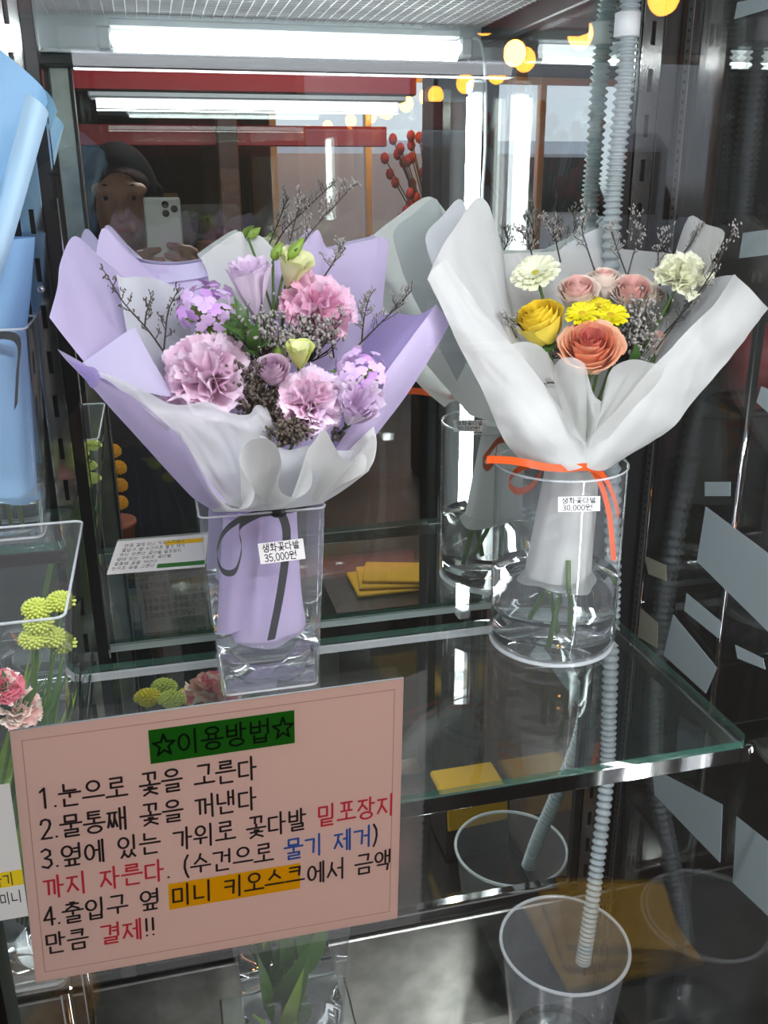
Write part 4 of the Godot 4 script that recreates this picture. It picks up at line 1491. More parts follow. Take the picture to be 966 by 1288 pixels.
	william("sweet_william", b, c, toward(c, Vector3(-0.2, 0.9, 0), 0.6), 0.030, 34, [mats.william, mats.william_pale], P(300, 440, 0.13), 21)
	c = P(455, 466, 0.175)
	william("sweet_william", b, c, toward(c, Vector3(0.25, 0.9, 0), 0.6), 0.027, 32, [mats.william, mats.william_pale, mats.william_pale], P(420, 520, 0.13), 22)
	for q in [[[343, 328, .10], [354, 304, .10], .0055], [[362, 326, .098], [383, 298, .096], .0058], [[312, 300, .03], [328, 286, .03], .0045]]:
		bud(b, P(q[0][0], q[0][1], q[0][2]), P(q[1][0], q[1][1], q[1][2]), q[2], mats.bud_green, P(345, 400, .10))
	bud(b, P(350, 450, .16), P(350, 436, .165), 0.006, mats.bud_green, P(348, 500, .14))
	for q in [[[300, 430, .12], [282, 398, .14]], [[300, 425, .12], [312, 385, .12]], [[305, 440, .13], [272, 420, .15]], [[320, 440, .12], [345, 395, .13]], [[290, 440, .125], [268, 428, .15]], [[330, 450, .12], [318, 408, .135]], [[310, 430, .125], [294, 372, .12]], [[312, 450, .14], [300, 420, .165]], [[318, 455, .14], [340, 425, .165]], [[300, 445, .14], [318, 412, .165]], [[330, 470, .15], [310, 440, .175]], [[290, 430, .14], [300, 402, .155]], [[312, 440, .155], [286, 412, .175]], [[316, 446, .155], [324, 404, .172]], [[300, 430, .15], [276, 408, .165]], [[322, 452, .16], [342, 430, .18]], [[308, 448, .16], [296, 424, .18]], [[300, 420, .14], [288, 392, .15]], [[318, 436, .15], [306, 402, .165]], [[420, 500, .12], [432, 470, .15]], [[425, 495, .12], [418, 462, .145]]]:
		leaf(b, P(q[0][0], q[0][1], q[0][2]), P(q[1][0], q[1][1], q[1][2]), 0.0065, mats.leaf)
	filler_mass(b, 335, 425, .145, .030, .026, 340, 41, mats.twig_bud)
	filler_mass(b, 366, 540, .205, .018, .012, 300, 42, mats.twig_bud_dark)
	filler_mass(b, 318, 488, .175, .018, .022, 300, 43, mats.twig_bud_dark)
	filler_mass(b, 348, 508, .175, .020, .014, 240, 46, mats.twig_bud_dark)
	filler_mass(b, 395, 420, .135, .026, .018, 220, 44, mats.twig_bud)
	filler_mass(b, 428, 548, .165, .008, .006, 60, 45, mats.twig_bud)
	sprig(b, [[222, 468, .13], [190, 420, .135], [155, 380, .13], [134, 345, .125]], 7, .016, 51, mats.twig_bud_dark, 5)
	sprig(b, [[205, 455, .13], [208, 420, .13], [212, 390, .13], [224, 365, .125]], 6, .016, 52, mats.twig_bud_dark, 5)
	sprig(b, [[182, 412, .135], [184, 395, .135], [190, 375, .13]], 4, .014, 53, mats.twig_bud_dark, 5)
	sprig(b, [[362, 350, .09], [385, 300, .08], [420, 260, .07], [445, 232, .06]], 10, .022, 54, mats.twig_bud, 7)
	sprig(b, [[360, 340, .09], [368, 290, .06], [380, 250, .05]], 7, .018, 55, mats.twig_bud, 6)
	sprig(b, [[405, 352, .10], [420, 330, .09], [435, 312, .085]], 9, .02, 56, mats.twig_bud, 7)
	sprig(b, [[440, 445, .12], [475, 410, .12], [500, 385, .12], [518, 365, .12]], 9, .02, 57, mats.twig_bud, 6)
	sprig(b, [[455, 430, .11], [458, 400, .11], [464, 375, .10]], 9, .018, 58, mats.twig_bud, 7)
	sprig(b, [[420, 450, .13], [418, 420, .135], [430, 395, .135]], 8, .016, 59, mats.twig_bud, 6)
	sprig(b, [[352, 480, .15], [358, 440, .15], [370, 415, .14]], 9, .018, 60, mats.twig_bud, 7)


# ---------------------------------------------------------------- the white bouquet
func build_white() -> void:
	var vc := Vector3(0.424, SHELF_Y, 0.100)
	var v := thing("cylinder_vase", "round clear cylinder vase half filled with water holding the white-wrapped bouquet", "vase", vc)
	round_vase(v, vc, 0.073, 1.115, 0.985)
	var zl := 0.1745
	price_label(v, "30,000원", P(702, 625, zl), P(755, 624, zl) - P(702, 625, zl), P(702, 644, zl) - P(702, 625, zl))
	var b := thing("white_bouquet", "white-wrapped bouquet of orange, yellow and pink roses with orange ribbon", "bouquet", vc + Vector3(0, 0.06, 0))
	var waist := P(722, 585, 0.105)
	# paper, back to front
	part("wrapping_paper", sheet_mesh([
		[[612, 320, .035], [660, 318, .025], [700, 316, .02], [745, 312, .018], [790, 314, .025], [850, 320, .075], [900, 330, .15]],
		[[640, 400, .045], [670, 400, .04], [705, 400, .035], [745, 400, .035], [790, 400, .04], [835, 400, .07], [875, 395, .12]],
		[[680, 500, .07], [700, 500, .065], [718, 500, .06], [738, 500, .06], [758, 500, .06], [780, 500, .065], [800, 495, .08]],
		[[700, 588, .09], [708, 588, .09], [715, 588, .088], [722, 588, .085], [730, 588, .085], [738, 588, .088], [745, 586, .09]]], 32, 18, 0.001, 23), mats.paper_white, b)
	part("wrapping_paper", sheet_mesh([
		[[690, 320, .016], [722, 302, .012], [758, 286, .010], [775, 305, .010], [790, 318, .012]],
		[[700, 345, .022], [725, 340, .02], [758, 335, .018], [775, 338, .018], [790, 340, .02]]], 14, 6, 0.0004, 24), mats.paper_cool, b)
	part("wrapping_paper", sheet_mesh([
		[[546, 340, .07], [535, 298, .065], [556, 272, .055], [579, 250, .045], [592, 280, .045]],
		[[566, 380, .08], [570, 350, .075], [585, 330, .065], [600, 320, .06], [612, 330, .055]],
		[[640, 520, .09], [645, 500, .085], [650, 480, .08], [660, 470, .075], [665, 470, .07]]], 18, 14, 0.001, 25), mats.paper_cool, b)
	part("wrapping_paper", sheet_mesh([
		[[538, 352, .16], [552, 318, .145], [572, 285, .12], [603, 248, .09], [622, 278, .075], [634, 325, .06]],
		[[580, 430, .16], [592, 400, .148], [604, 375, .13], [622, 360, .105], [634, 375, .09], [645, 400, .075]],
		[[640, 520, .15], [650, 500, .14], [660, 480, .13], [668, 470, .115], [675, 475, .10], [682, 490, .09]],
		[[690, 590, .13], [696, 590, .125], [702, 590, .12], [708, 590, .115], [712, 590, .11], [716, 590, .105]]], 28, 22, 0.003, 26), mats.paper_white, b)
	part("wrapping_paper", sheet_mesh([
		[[538, 350, .162], [545, 340, .164], [553, 332, .163], [562, 326, .158]],
		[[570, 420, .172], [582, 410, .176], [594, 398, .174], [604, 388, .164]],
		[[606, 490, .176], [626, 482, .184], [646, 472, .184], [668, 462, .172]],
		[[636, 556, .17], [664, 550, .186], [690, 540, .189], [716, 530, .178]],
		[[668, 590, .15], [700, 593, .172], [730, 590, .176], [752, 576, .165]]], 20, 30, 0.0035, 27), mats.paper_white, b)
	part("wrapping_paper", sheet_mesh([
		[[848, 322, .080], [866, 273, .105], [888, 282, .135], [912, 293, .165], [897, 325, .16], [886, 342, .155]],
		[[845, 360, .08], [855, 345, .10], [868, 345, .115], [880, 350, .13], [880, 362, .14], [876, 372, .14]],
		[[830, 420, .08], [836, 420, .085], [842, 420, .09], [848, 420, .10], [850, 422, .105], [850, 425, .11]]], 20, 12, 0.0006, 28), mats.paper_white, b)
	part("wrapping_paper", sheet_mesh([
		[[862, 372, .11], [885, 356, .14], [905, 348, .165], [926, 346, .19]],
		[[838, 430, .10], [855, 420, .12], [870, 415, .145], [884, 408, .17]],
		[[790, 510, .095], [800, 500, .11], [810, 490, .13], [822, 478, .155]],
		[[735, 588, .10], [742, 586, .11], [748, 582, .12], [755, 576, .14]]], 20, 18, 0.001, 29), mats.paper_cool, b)
	part("wrapping_paper", sheet_mesh([
		[[925, 345, .195], [934, 354, .21], [950, 370, .225], [967, 388, .235]],
		[[884, 396, .19], [895, 408, .20], [910, 424, .205], [928, 438, .20]],
		[[838, 442, .182], [852, 458, .190], [870, 478, .19], [884, 490, .185]],
		[[788, 500, .178], [804, 518, .186], [824, 536, .18], [838, 544, .172]],
		[[722, 574, .168], [742, 590, .170], [764, 590, .16], [780, 580, .148]]], 20, 30, 0.003, 30), mats.paper_white, b)
	# front tissue leaves
	part("inner_tissue", sheet_mesh([
		[[630, 440, .15], [655, 430, .15], [680, 436, .148], [700, 462, .145]],
		[[650, 490, .16], [672, 485, .162], [695, 490, .16], [712, 505, .155]],
		[[690, 555, .165], [705, 555, .168], [720, 555, .166], [732, 560, .16]]], 16, 12, 0.001, 31), mats.tissue, b)
	part("inner_tissue", sheet_mesh([
		[[694, 468, .186], [704, 452, .198], [722, 450, .203], [736, 458, .20]],
		[[704, 505, .19], [714, 500, .198], [726, 500, .204], [738, 502, .202]],
		[[716, 545, .185], [724, 550, .188], [732, 556, .186], [738, 562, .18]]], 14, 12, 0.0006, 32), mats.tissue, b)
	part("inner_tissue", sheet_mesh([
		[[757, 505, .20], [768, 466, .203], [796, 452, .20], [832, 458, .19], [858, 442, .182]],
		[[750, 535, .20], [762, 512, .204], [785, 498, .20], [808, 495, .192], [828, 484, .184]],
		[[738, 564, .182], [746, 560, .184], [754, 555, .182], [762, 552, .178], [770, 548, .172]]], 20, 14, 0.0008, 33), mats.tissue, b)
	part("inner_tissue", sheet_mesh([
		[[736, 458, .20], [741, 478, .203], [748, 498, .203], [757, 505, .20]],
		[[738, 505, .202], [742, 515, .204], [747, 525, .204], [752, 532, .201]],
		[[738, 562, .18], [740, 563, .184], [742, 564, .184], [745, 563, .18]]], 12, 12, 0.0006, 34), mats.tissue, b)
	# gathered paper round the stems, standing in the water
	skirt(b, P(722, 586, 0.105), Vector3(0.424, 0.972, 0.110), 0.030, 0.040, mats.paper_white, 3)
	for q in [[700, 790, .12, 690, 735], [690, 808, .13, 706, 735], [710, 790, .11, 715, 735], [715, 768, .15, 715, 735], [760, 790, .09, 745, 735], [672, 775, .10, 695, 735]]:
		part("stem_end", tube_mesh([P(q[3], q[4] - 30, q[2] - 0.01), P(q[3], q[4], q[2]), P(q[0], q[1], q[2])], 0.0026, 8), mats.stem, b)
	# orange ribbon
	var rb := part("ribbon", ribbon_mesh(px_path([[612, 578, .17], [640, 579, .175], [665, 583, .178], [690, 588, .176], [715, 589, .176], [742, 588, .17], [760, 600, .16], [772, 625, .155], [778, 650, .15]]), Vector3(0.0, 0.0085, 0.002), 40), mats.ribbon_orange, b)
	part("ribbon_loop", ribbon_mesh(px_path([[690, 590, .07], [668, 585, .055], [650, 592, .045], [640, 606, .045], [650, 618, .05], [668, 612, .06], [680, 596, .07]]), Vector3(0, 0.009, 0.001), 30), mats.ribbon_orange, rb)
	part("ribbon_tail", ribbon_mesh(px_path([[742, 588, .165], [756, 610, .155], [766, 645, .15], [770, 680, .15], [772, 705, .152]]), Vector3(0.006, 0.001, 0), 24), mats.ribbon_orange, rb)
	# flowers
	var c := P(743, 440, 0.160)
	rose("orange_rose", b, c, toward(c, Vector3(0, 0.75, 0), 0.75), 0.0325, [mats.rose_orange_in, mats.rose_orange_mid, mats.rose_orange], waist, 61, 0.75)
	c = P(680, 405, 0.125)
	rose("yellow_rose", b, c, toward(c, Vector3(-0.35, 0.95, -0.1), 0.45), 0.029, [mats.rose_yellow_in, mats.rose_yellow_in, mats.rose_yellow], waist, 62, 0.35)
	c = P(727, 369, 0.10)
	rose("pink_rose", b, c, toward(c, Vector3(-0.05, 0.85, 0), 0.5), 0.0225, [mats.rose_pink_in, mats.rose_pink_in, mats.rose_pink], waist, 63, 0.7)
	c = P(795, 370, 0.10)
	rose("pink_rose", b, c, toward(c, Vector3(0.05, 0.7, 0), 0.6), 0.024, [mats.rose_pink_in, mats.rose_pink_in, mats.rose_pink], waist, 64, 0.7)
	c = P(759, 357, 0.08)
	rose("pink_rose", b, c, toward(c, Vector3(0.05, 1.1, 0), 0.4), 0.022, [mats.rose_pink_in, mats.rose_pink, mats.rose_pink], waist, 65, 0.5)
	c = P(816, 372, 0.095)
	rose("pink_rose", b, c, toward(c, Vector3(0.4, 0.8, 0), 0.4), 0.018, [mats.rose_pink_in, mats.rose_pink, mats.rose_pink], waist, 66, 0.5)
	c = P(826, 432, 0.11)
	cup_flower("pink_bud", b, c, toward(c, Vector3(0.05, 1.2, 0), 0.4), 0.0085, 0.026, [mats.rose_pink_in, mats.rose_pink], waist, 9, 0.02, [[4, 0.5, 1.0], [4, 0.9, 0.9]])
	c = P(732, 396, 0.138)
	daisy("yellow_daisy", b, c, toward(c, Vector3(-0.1, 0.9, 0), 0.6), 0.018, 18, mats.daisy_yellow, mats.daisy_eye, waist, 0.3)
	c = P(768, 398, 0.138)
	daisy("yellow_daisy", b, c, toward(c, Vector3(0.05, 0.9, 0), 0.6), 0.019, 20, mats.daisy_yellow, mats.daisy_eye, waist, 0.3)
	c = P(752, 385, 0.12)
	daisy("yellow_daisy", b, c, toward(c, Vector3(0.0, 1.2, 0), 0.4), 0.016, 18, mats.daisy_yellow, mats.daisy_eye, waist, 0.3)
	c = P(674, 345, 0.095)
	daisy("white_gerbera", b, c, toward(c, Vector3(-0.35, 0.8, 0.1), 0.45), 0.026, 24, mats.daisy_white, mats.daisy_eye_green, P(690, 400, .10), 0.2, 3)
	c = P(856, 340, 0.135)
	carnation("white_carnation", b, c, toward(c, Vector3(0.0, 1.0, 0), 0.6), 0.027, [mats.carnation_w, mats.daisy_white], waist, 14, 24)
	for q in [[[745, 425, .14], [730, 408, .15]], [[760, 425, .14], [785, 405, .15]], [[790, 460, .14], [800, 430, .15]], [[730, 440, .12], [706, 432, .14]], [[735, 400, .10], [752, 378, .11]], [[830, 395, .08], [838, 365, .095]], [[700, 430, .12], [680, 445, .13]], [[760, 410, .10], [778, 385, .10]], [[835, 400, .08], [850, 372, .09]]]:
		leaf(b, P(q[0][0], q[0][1], q[0][2]), P(q[1][0], q[1][1], q[1][2]), 0.007, mats.leaf)
	filler_mass(b, 800, 415, .135, .022, .03, 320, 71, mats.twig_bud)
	filler_mass(b, 706, 440, .13, .008, .008, 50, 72, mats.twig_bud_dark)
	for q in [
			[[[748, 340, .09], [738, 310, .08], [732, 285, .075], [738, 262, .07]], 8, .018], [[[788, 345, .09], [775, 310, .08], [768, 285, .07]], 7, .018],
			[[[790, 345, .09], [798, 315, .085], [806, 290, .08], [795, 268, .075]], 8, .018], [[[830, 360, .09], [828, 320, .085], [838, 290, .085]], 8, .018],
			[[[850, 330, .10], [870, 305, .12], [880, 285, .13]], 6, .018], [[[835, 420, .12], [870, 380, .15], [900, 335, .18], [922, 290, .20]], 11, .022],
			[[[825, 440, .12], [850, 405, .12], [868, 375, .12]], 8, .02], [[[790, 450, .13], [800, 415, .13], [815, 385, .125]], 9, .02],
			[[[780, 440, .13], [790, 410, .13], [800, 385, .125]], 9, .018], [[[650, 425, .13], [640, 405, .13], [632, 398, .13]], 5, .012], [[[668, 420, .12], [652, 408, .12], [642, 402, .12]], 5, .012],
			[[[705, 330, .05], [698, 300, .03], [688, 275, .025]], 9, .02], [[[672, 330, .05], [664, 305, .03], [655, 290, .025]], 7, .018], [[[718, 488, .165], [700, 482, .165], [688, 482, .165]], 4, .008]]:
		sprig(b, q[0], q[1], q[2], 80 + q[1] + int(q[0][0][0]), mats.twig_bud, 6)


# ---------------------------------------------------------------- left bay
func build_blue() -> void:
	var vc := Vector3(-0.165, 1.080, 0.064)
	var v := thing("square_vase", "clear acrylic vase with the blue-wrapped bouquet on the narrow left shelf", "vase", vc)
	square_vase(v, vc, 0.040, 0.050, 1.285, 1.12)
	var b := thing("blue_bouquet", "blue paper bouquet with dark ribbon at the left edge of the picture", "bouquet", vc + Vector3(0, 0.03, 0))
	part("wrapping_paper", sheet_mesh([
		[[-150, 60, .04], [-80, 40, .03], [-20, 50, .025], [12, 72, .03], [52, 108, .035], [60, 128, .05]],
		[[-120, 250, .05], [-70, 240, .04], [-30, 240, .035], [-8, 250, .035], [4, 265, .045], [10, 280, .05]],
		[[-80, 420, .06], [-60, 420, .05], [-30, 420, .05], [-10, 420, .05], [0, 420, .05], [10, 420, .06]]], 26, 16, 0.001, 33), mats.paper_blue, b)
	part("wrapping_paper", sheet_mesh([
		[[33, 118, .080], [42, 122, .092], [52, 130, .094], [61, 142, .085], [58, 150, .075]],
		[[14, 190, .085], [24, 198, .098], [34, 206, .099], [42, 212, .09], [38, 216, .08]],
		[[-20, 300, .09], [-6, 304, .104], [6, 308, .105], [14, 310, .095], [10, 312, .085]],
		[[-60, 400, .09], [-44, 404, .104], [-30, 408, .104], [-20, 410, .095], [-24, 412, .085]]], 16, 24, 0.0008, 34), mats.paper_blue_pale, b)
	part("wrapping_paper", sheet_mesh([
		[[-100, 250, .10], [-40, 200, .105], [-8, 180, .10], [0, 200, .09]],
		[[-100, 340, .10], [-50, 330, .108], [-14, 320, .10], [-4, 320, .09]],
		[[-80, 420, .09], [-50, 420, .095], [-25, 420, .09], [-15, 420, .085]]], 14, 12, 0.001, 35), mats.paper_blue_pale, b)
	skirt(b, P(-20, 405, .065), Vector3(-0.165, 1.112, 0.064), 0.036, 0.034, mats.paper_blue, 4)
	skirt(b, P(-40, 300, .06), P(-30, 430, .065), 0.056, 0.040, mats.paper_blue, 7, "collar_wrap")
	var rb := part("ribbon", ribbon_mesh(px_path([[-60, 425, .11], [-20, 424, .114], [10, 422, .112], [24, 432, .11], [22, 470, .11], [20, 512, .11]]), Vector3(0.004, 0.007, 0.001), 30), mats.ribbon_black, b)
	rb.name = "ribbon"
	for k in 4:
		part("stem_end", tube_mesh([Vector3(-0.175 + k * 0.008, 1.125, 0.064), Vector3(-0.18 + k * 0.011, 1.088, 0.06 + 0.004 * k)], 0.0022, 6), mats.stem, b)


func mum(parent: Node, c: Vector3, facing: Vector3, r: float, m: Material, foot: Vector3, sd: int) -> void:
	# button chrysanthemum: a low dome of short florets, hollow in the middle
	var h := head("chrysanthemum", parent, c, facing, r, foot, 0.0014)
	var b := frame_of(facing)
	var rg := RandomNumberGenerator.new()
	rg.seed = sd
	var st := begin()
	for k in 70:
		var f := (k + 0.5) / 70.0
		var th := acos(1.0 - f * 1.05)
		var ph := k * 2.39996
		var d := b * Vector3(sin(th) * cos(ph), cos(th) * 0.7, sin(th) * sin(ph))
		add_ball(st, c - b.y * r * 0.35 + d * r * 0.85, Vector3(r * 0.12, r * 0.2, r * 0.12), frame_of(d + b.y * 0.2), 5, 3)
	add_ball(st, c - b.y * r * 0.35, Vector3(r * 0.8, r * 0.55, r * 0.8), b, 12, 6)
	part("florets", finish(st), m, h)


func build_left_bin() -> void:
	var vc := Vector3(-0.188, 0.205, 0.26)
	var s := thing("steel_stand", "low steel stand under the bin of yellow chrysanthemums", "stand", vc)
	part("stand_top", box_mesh(vc + Vector3(0, 0.525, 0), Vector3(0.13, 0.008, 0.13), 0.002), mats.polished_steel, s)
	for q in [[-1, -1], [1, -1], [-1, 1], [1, 1]]:
		part("leg", tube_mesh([vc + Vector3(q[0] * 0.058, -0.004, q[1] * 0.058), vc + Vector3(q[0] * 0.058, 0.521, q[1] * 0.058)], 0.005, 8), mats.polished_steel, s)
	vc.y = 0.7345
	var v := thing("square_vase", "square acrylic bin of yellow button chrysanthemums and pink carnations, left of the shelf", "vase", vc)
	square_vase(v, vc, 0.060, 0.106, 1.112, 0.80)
	var foot := vc + Vector3(0.01, 0.03, 0)
	var k := 0
	for q in [[46, 762, .27], [76, 753, .26], [48, 780, .27], [42, 800, .275], [66, 798, .265], [78, 806, .25]]:
		var t := thing("chrysanthemum_stem", ["topmost yellow button chrysanthemum at the left of its bunch in the bin", "highest right yellow button chrysanthemum in the bin", "middle yellow button chrysanthemum in the left bin", "lowest left yellow button chrysanthemum in the bin", "lower yellow button chrysanthemum in the middle of the bin", "rightmost low yellow button chrysanthemum in the bin"][k], "flower", P(q[0], q[1], q[2]) - Vector3(0, 0.2, 0), "chrysanthemums in the left bin")
		mum(t, P(q[0], q[1], q[2]), Vector3(0.1, 1, 0.25), 0.0125, mats.mum_green, foot + Vector3(0.004 * k, 0, 0.003 * k), 90 + k)
		k += 1
	k = 0
	for q in [[6, 860, .30, 0.015], [22, 888, .30, 0.018]]:
		var c := P(q[0], q[1], q[2])
		var t := thing("pink_carnation_stem", ["upper deep pink carnation in the left bin", "lower pale pink carnation in the left bin"][k], "flower", c - Vector3(0, 0.1, 0), "carnations in the left bin")
		carnation("carnation", t, c, toward(c, Vector3(0.2, 0.6, 0)), q[3], [mats.pink_carnation, mats.rose_pink] if k == 0 else [mats.rose_pink, mats.rose_pink_in], foot + Vector3(-0.03, 0, 0.02), 15 + k, 30)
		for j in 3:
			leaf(t, c + Vector3(0.0, -0.05, -0.01), c + Vector3(0.03 - j * 0.03, 0.0 + j * 0.015, 0.0), 0.005, mats.leaf)
		k += 1
	var gr := thing("greenery", "grassy green leaves standing in the left bin", "foliage", foot)
	for j in 22:
		var a := foot + Vector3(rng.randf_range(-0.03, 0.04), 0.02, rng.randf_range(-0.03, 0.03))
		leaf(gr, a, P(rng.randf_range(35, 100), rng.randf_range(805, 900), rng.randf_range(.22, .29)), 0.004, mats.leaf if j % 3 else mats.leaf_light)


func build_under_vase() -> void:
	var vc := Vector3(0.085, 0.200, 0.17)
	var st := thing("steel_riser", "low steel riser on the refrigerator floor under a flower vase", "riser", vc)
	part("riser_top", box_mesh(vc + Vector3(0, 0.236, 0), Vector3(0.16, 0.008, 0.16), 0.002), mats.steel, st)
	for q in [-1, 1]:
		part("riser_side", box_mesh(vc + Vector3(q * 0.077, 0.116, 0), Vector3(0.006, 0.232, 0.16), 0.001), mats.steel, st)
	vc.y = 0.4405
	var v := thing("square_vase", "clear acrylic vase of leafy stems below the glass shelf, under the pink notice", "vase", vc)
	square_vase(v, vc, 0.052, 0.064, 0.660, 0.53)
	var foot := vc + Vector3(0, 0.02, 0)
	var b := thing("mixed_flower_bunch", "bunch of pink carnation and yellow-green leaves seen through the glass shelf", "bunch", foot)
	var c := P(212, 868, 0.10)
	c = Vector3(0.03, 0.80, 0.06)
	carnation("carnation", b, c, Vector3(0, 1, 0.35), 0.034, [mats.pink_carnation, mats.rose_pink_in, mats.rose_pink], foot, 17, 40)
	var k := 0
	for q in [Vector3(-0.03, 0.79, 0.10), Vector3(-0.05, 0.80, 0.06), Vector3(-0.02, 0.81, 0.03), Vector3(0.0, 0.76, 0.12), Vector3(0.06, 0.77, 0.03)]:
		mum(b, q, Vector3(0.1, 1, 0.2), 0.018, mats.mum_yellow if k % 2 else mats.mum_green, foot, 120 + k)
		k += 1
	for j in 26:
		var a := foot + Vector3(rng.randf_range(-0.03, 0.03), rng.randf_range(0.0, 0.2), rng.randf_range(-0.03, 0.03))
		leaf(b, a, a + Vector3(rng.randf_range(-0.05, 0.05), rng.randf_range(0.05, 0.13), rng.randf_range(-0.04, 0.04)), rng.randf_range(0.006, 0.011), mats.leaf if j % 3 else mats.leaf_light)


# ---------------------------------------------------------------- drain hose and buckets
func build_hose_and_cups() -> void:
	var path := [P(798, -60, .022), P(793, 0, .026), P(787, 90, .030), P(776, 200, .028), P(770, 280, .028), P(768, 420, .024), P(770, 560, .022), P(771, 700, .022), P(769, 800, .024), P(766, 900, .032), P(763, 980, .045), P(752, 1080, .07), P(741, 1160, .09), P(733, 1212, .10)]
	var n := 1160
	var line := smooth_path(path, n)
	var rad := []
	for i in n + 1:
		var s := sin(i * TAU / 8.0)
		rad.append(0.0091 + 0.0018 * s)
	var h := thing("drain_hose", "grey corrugated drain hose hanging from the ceiling into the clear bucket", "hose", P(733, 1212, .10))
	part("corrugated_tube", tube_mesh(line, rad, 16), mats.hose_grey, h)
	var cl := P(789, 30, .030)
	part("clamp", tube_mesh([cl + Vector3(0, -0.012, 0), cl + Vector3(0, 0.010, 0)], 0.0132, 20), mats.white_plastic, h)
	var c := Vector3(0.472, 0.2, 0.100)
	var t := thing("clear_bucket", "tall clear plastic bucket on the refrigerator floor catching the drain hose", "bucket", c)
	bucket(t, c, 0.062, 0.086, 0.225)
	part("water", lathe_mesh(c, [Vector2(0, 0.006), Vector2(0.060, 0.006), Vector2(0.0635, 0.045), Vector2(0, 0.045)], 48), mats.water, t)
	var y := thing("dark_bin", "dark plastic bin on the refrigerator floor in the front corner", "bin", Vector3(0.505, 0.2, 0.40))
	part("bin_body", box_mesh(Vector3(0.510, 0.258, 0.40), Vector3(0.125, 0.115, 0.11), 0.006), mats.black_frame, y)
	var yc := thing("yellow_cloth", "yellow cloth draped on the dark bin, mirrored just under the shelf rail", "cloth", Vector3(0.51, 0.316, 0.40))
	part("cloth_fold", box_mesh(Vector3(0.509, 0.324, 0.398), Vector3(0.128, 0.014, 0.112), 0.004), mats.yellow_cloth, yc)
	part("cloth_drape", box_mesh(Vector3(0.505, 0.302, 0.340), Vector3(0.118, 0.050, 0.006), 0.002, Basis(Vector3.BACK, 0.05)), mats.yellow_cloth, yc)
	# folded cloth on a crate in front of the refrigerator, seen in the mirror through the shelf
	var cr_c := Vector3(0.58, 0, 1.2)
	var crate := thing("dark_crate", "dark plastic crate on the shop floor under a yellow cloth", "crate", cr_c)
	part("crate_body", boxes_mesh([[cr_c + Vector3(0, 0.01, 0), Vector3(0.40, 0.02, 0.30)], [cr_c + Vector3(0, 0.385, 0), Vector3(0.40, 0.03, 0.30)], [cr_c + Vector3(-0.19, 0.2, 0), Vector3(0.02, 0.36, 0.30)], [cr_c + Vector3(0.19, 0.2, 0), Vector3(0.02, 0.36, 0.30)], [cr_c + Vector3(0, 0.2, -0.14), Vector3(0.36, 0.36, 0.02)], [cr_c + Vector3(0, 0.2, 0.14), Vector3(0.36, 0.36, 0.02)]]), mats.black_frame, crate)
	var cl2 := thing("yellow_cloth", "folded yellow cleaning cloth mirrored through the glass shelf between the vases", "cloth", cr_c + Vector3(-0.03, 0.4, 0))
	for k in 3:
		part("cloth_fold", box_mesh(cr_c + Vector3(-0.03 + 0.008 * k, 0.406 + 0.010 * k, 0.004 * k), Vector3(0.20 - 0.02 * k, 0.009, 0.16 - 0.015 * k), 0.003, Basis(Vector3.UP, 0.15 * k)), mats.yellow_cloth, cl2)


func bucket(t: Node3D, c: Vector3, r0: float, r1: float, h: float) -> void:
	var w := part("bucket_wall", lathe_mesh(c, [Vector2(0, 0.002), Vector2(r0 * 0.97, 0.002), Vector2(r0, 0.006), Vector2(lerpf(r0, r1, 0.5), h * 0.5), Vector2(r1, h)], 64), mats.bucket_plastic, t)
	var ring := []
	for k in 66:
		ring.append(c + Vector3(cos(TAU * k / 64) * (r1 + 0.001), h, sin(TAU * k / 64) * (r1 + 0.001)))
	part("bucket_rim", tube_mesh(ring, 0.0026, 8, false), mats.acrylic_edge, w)


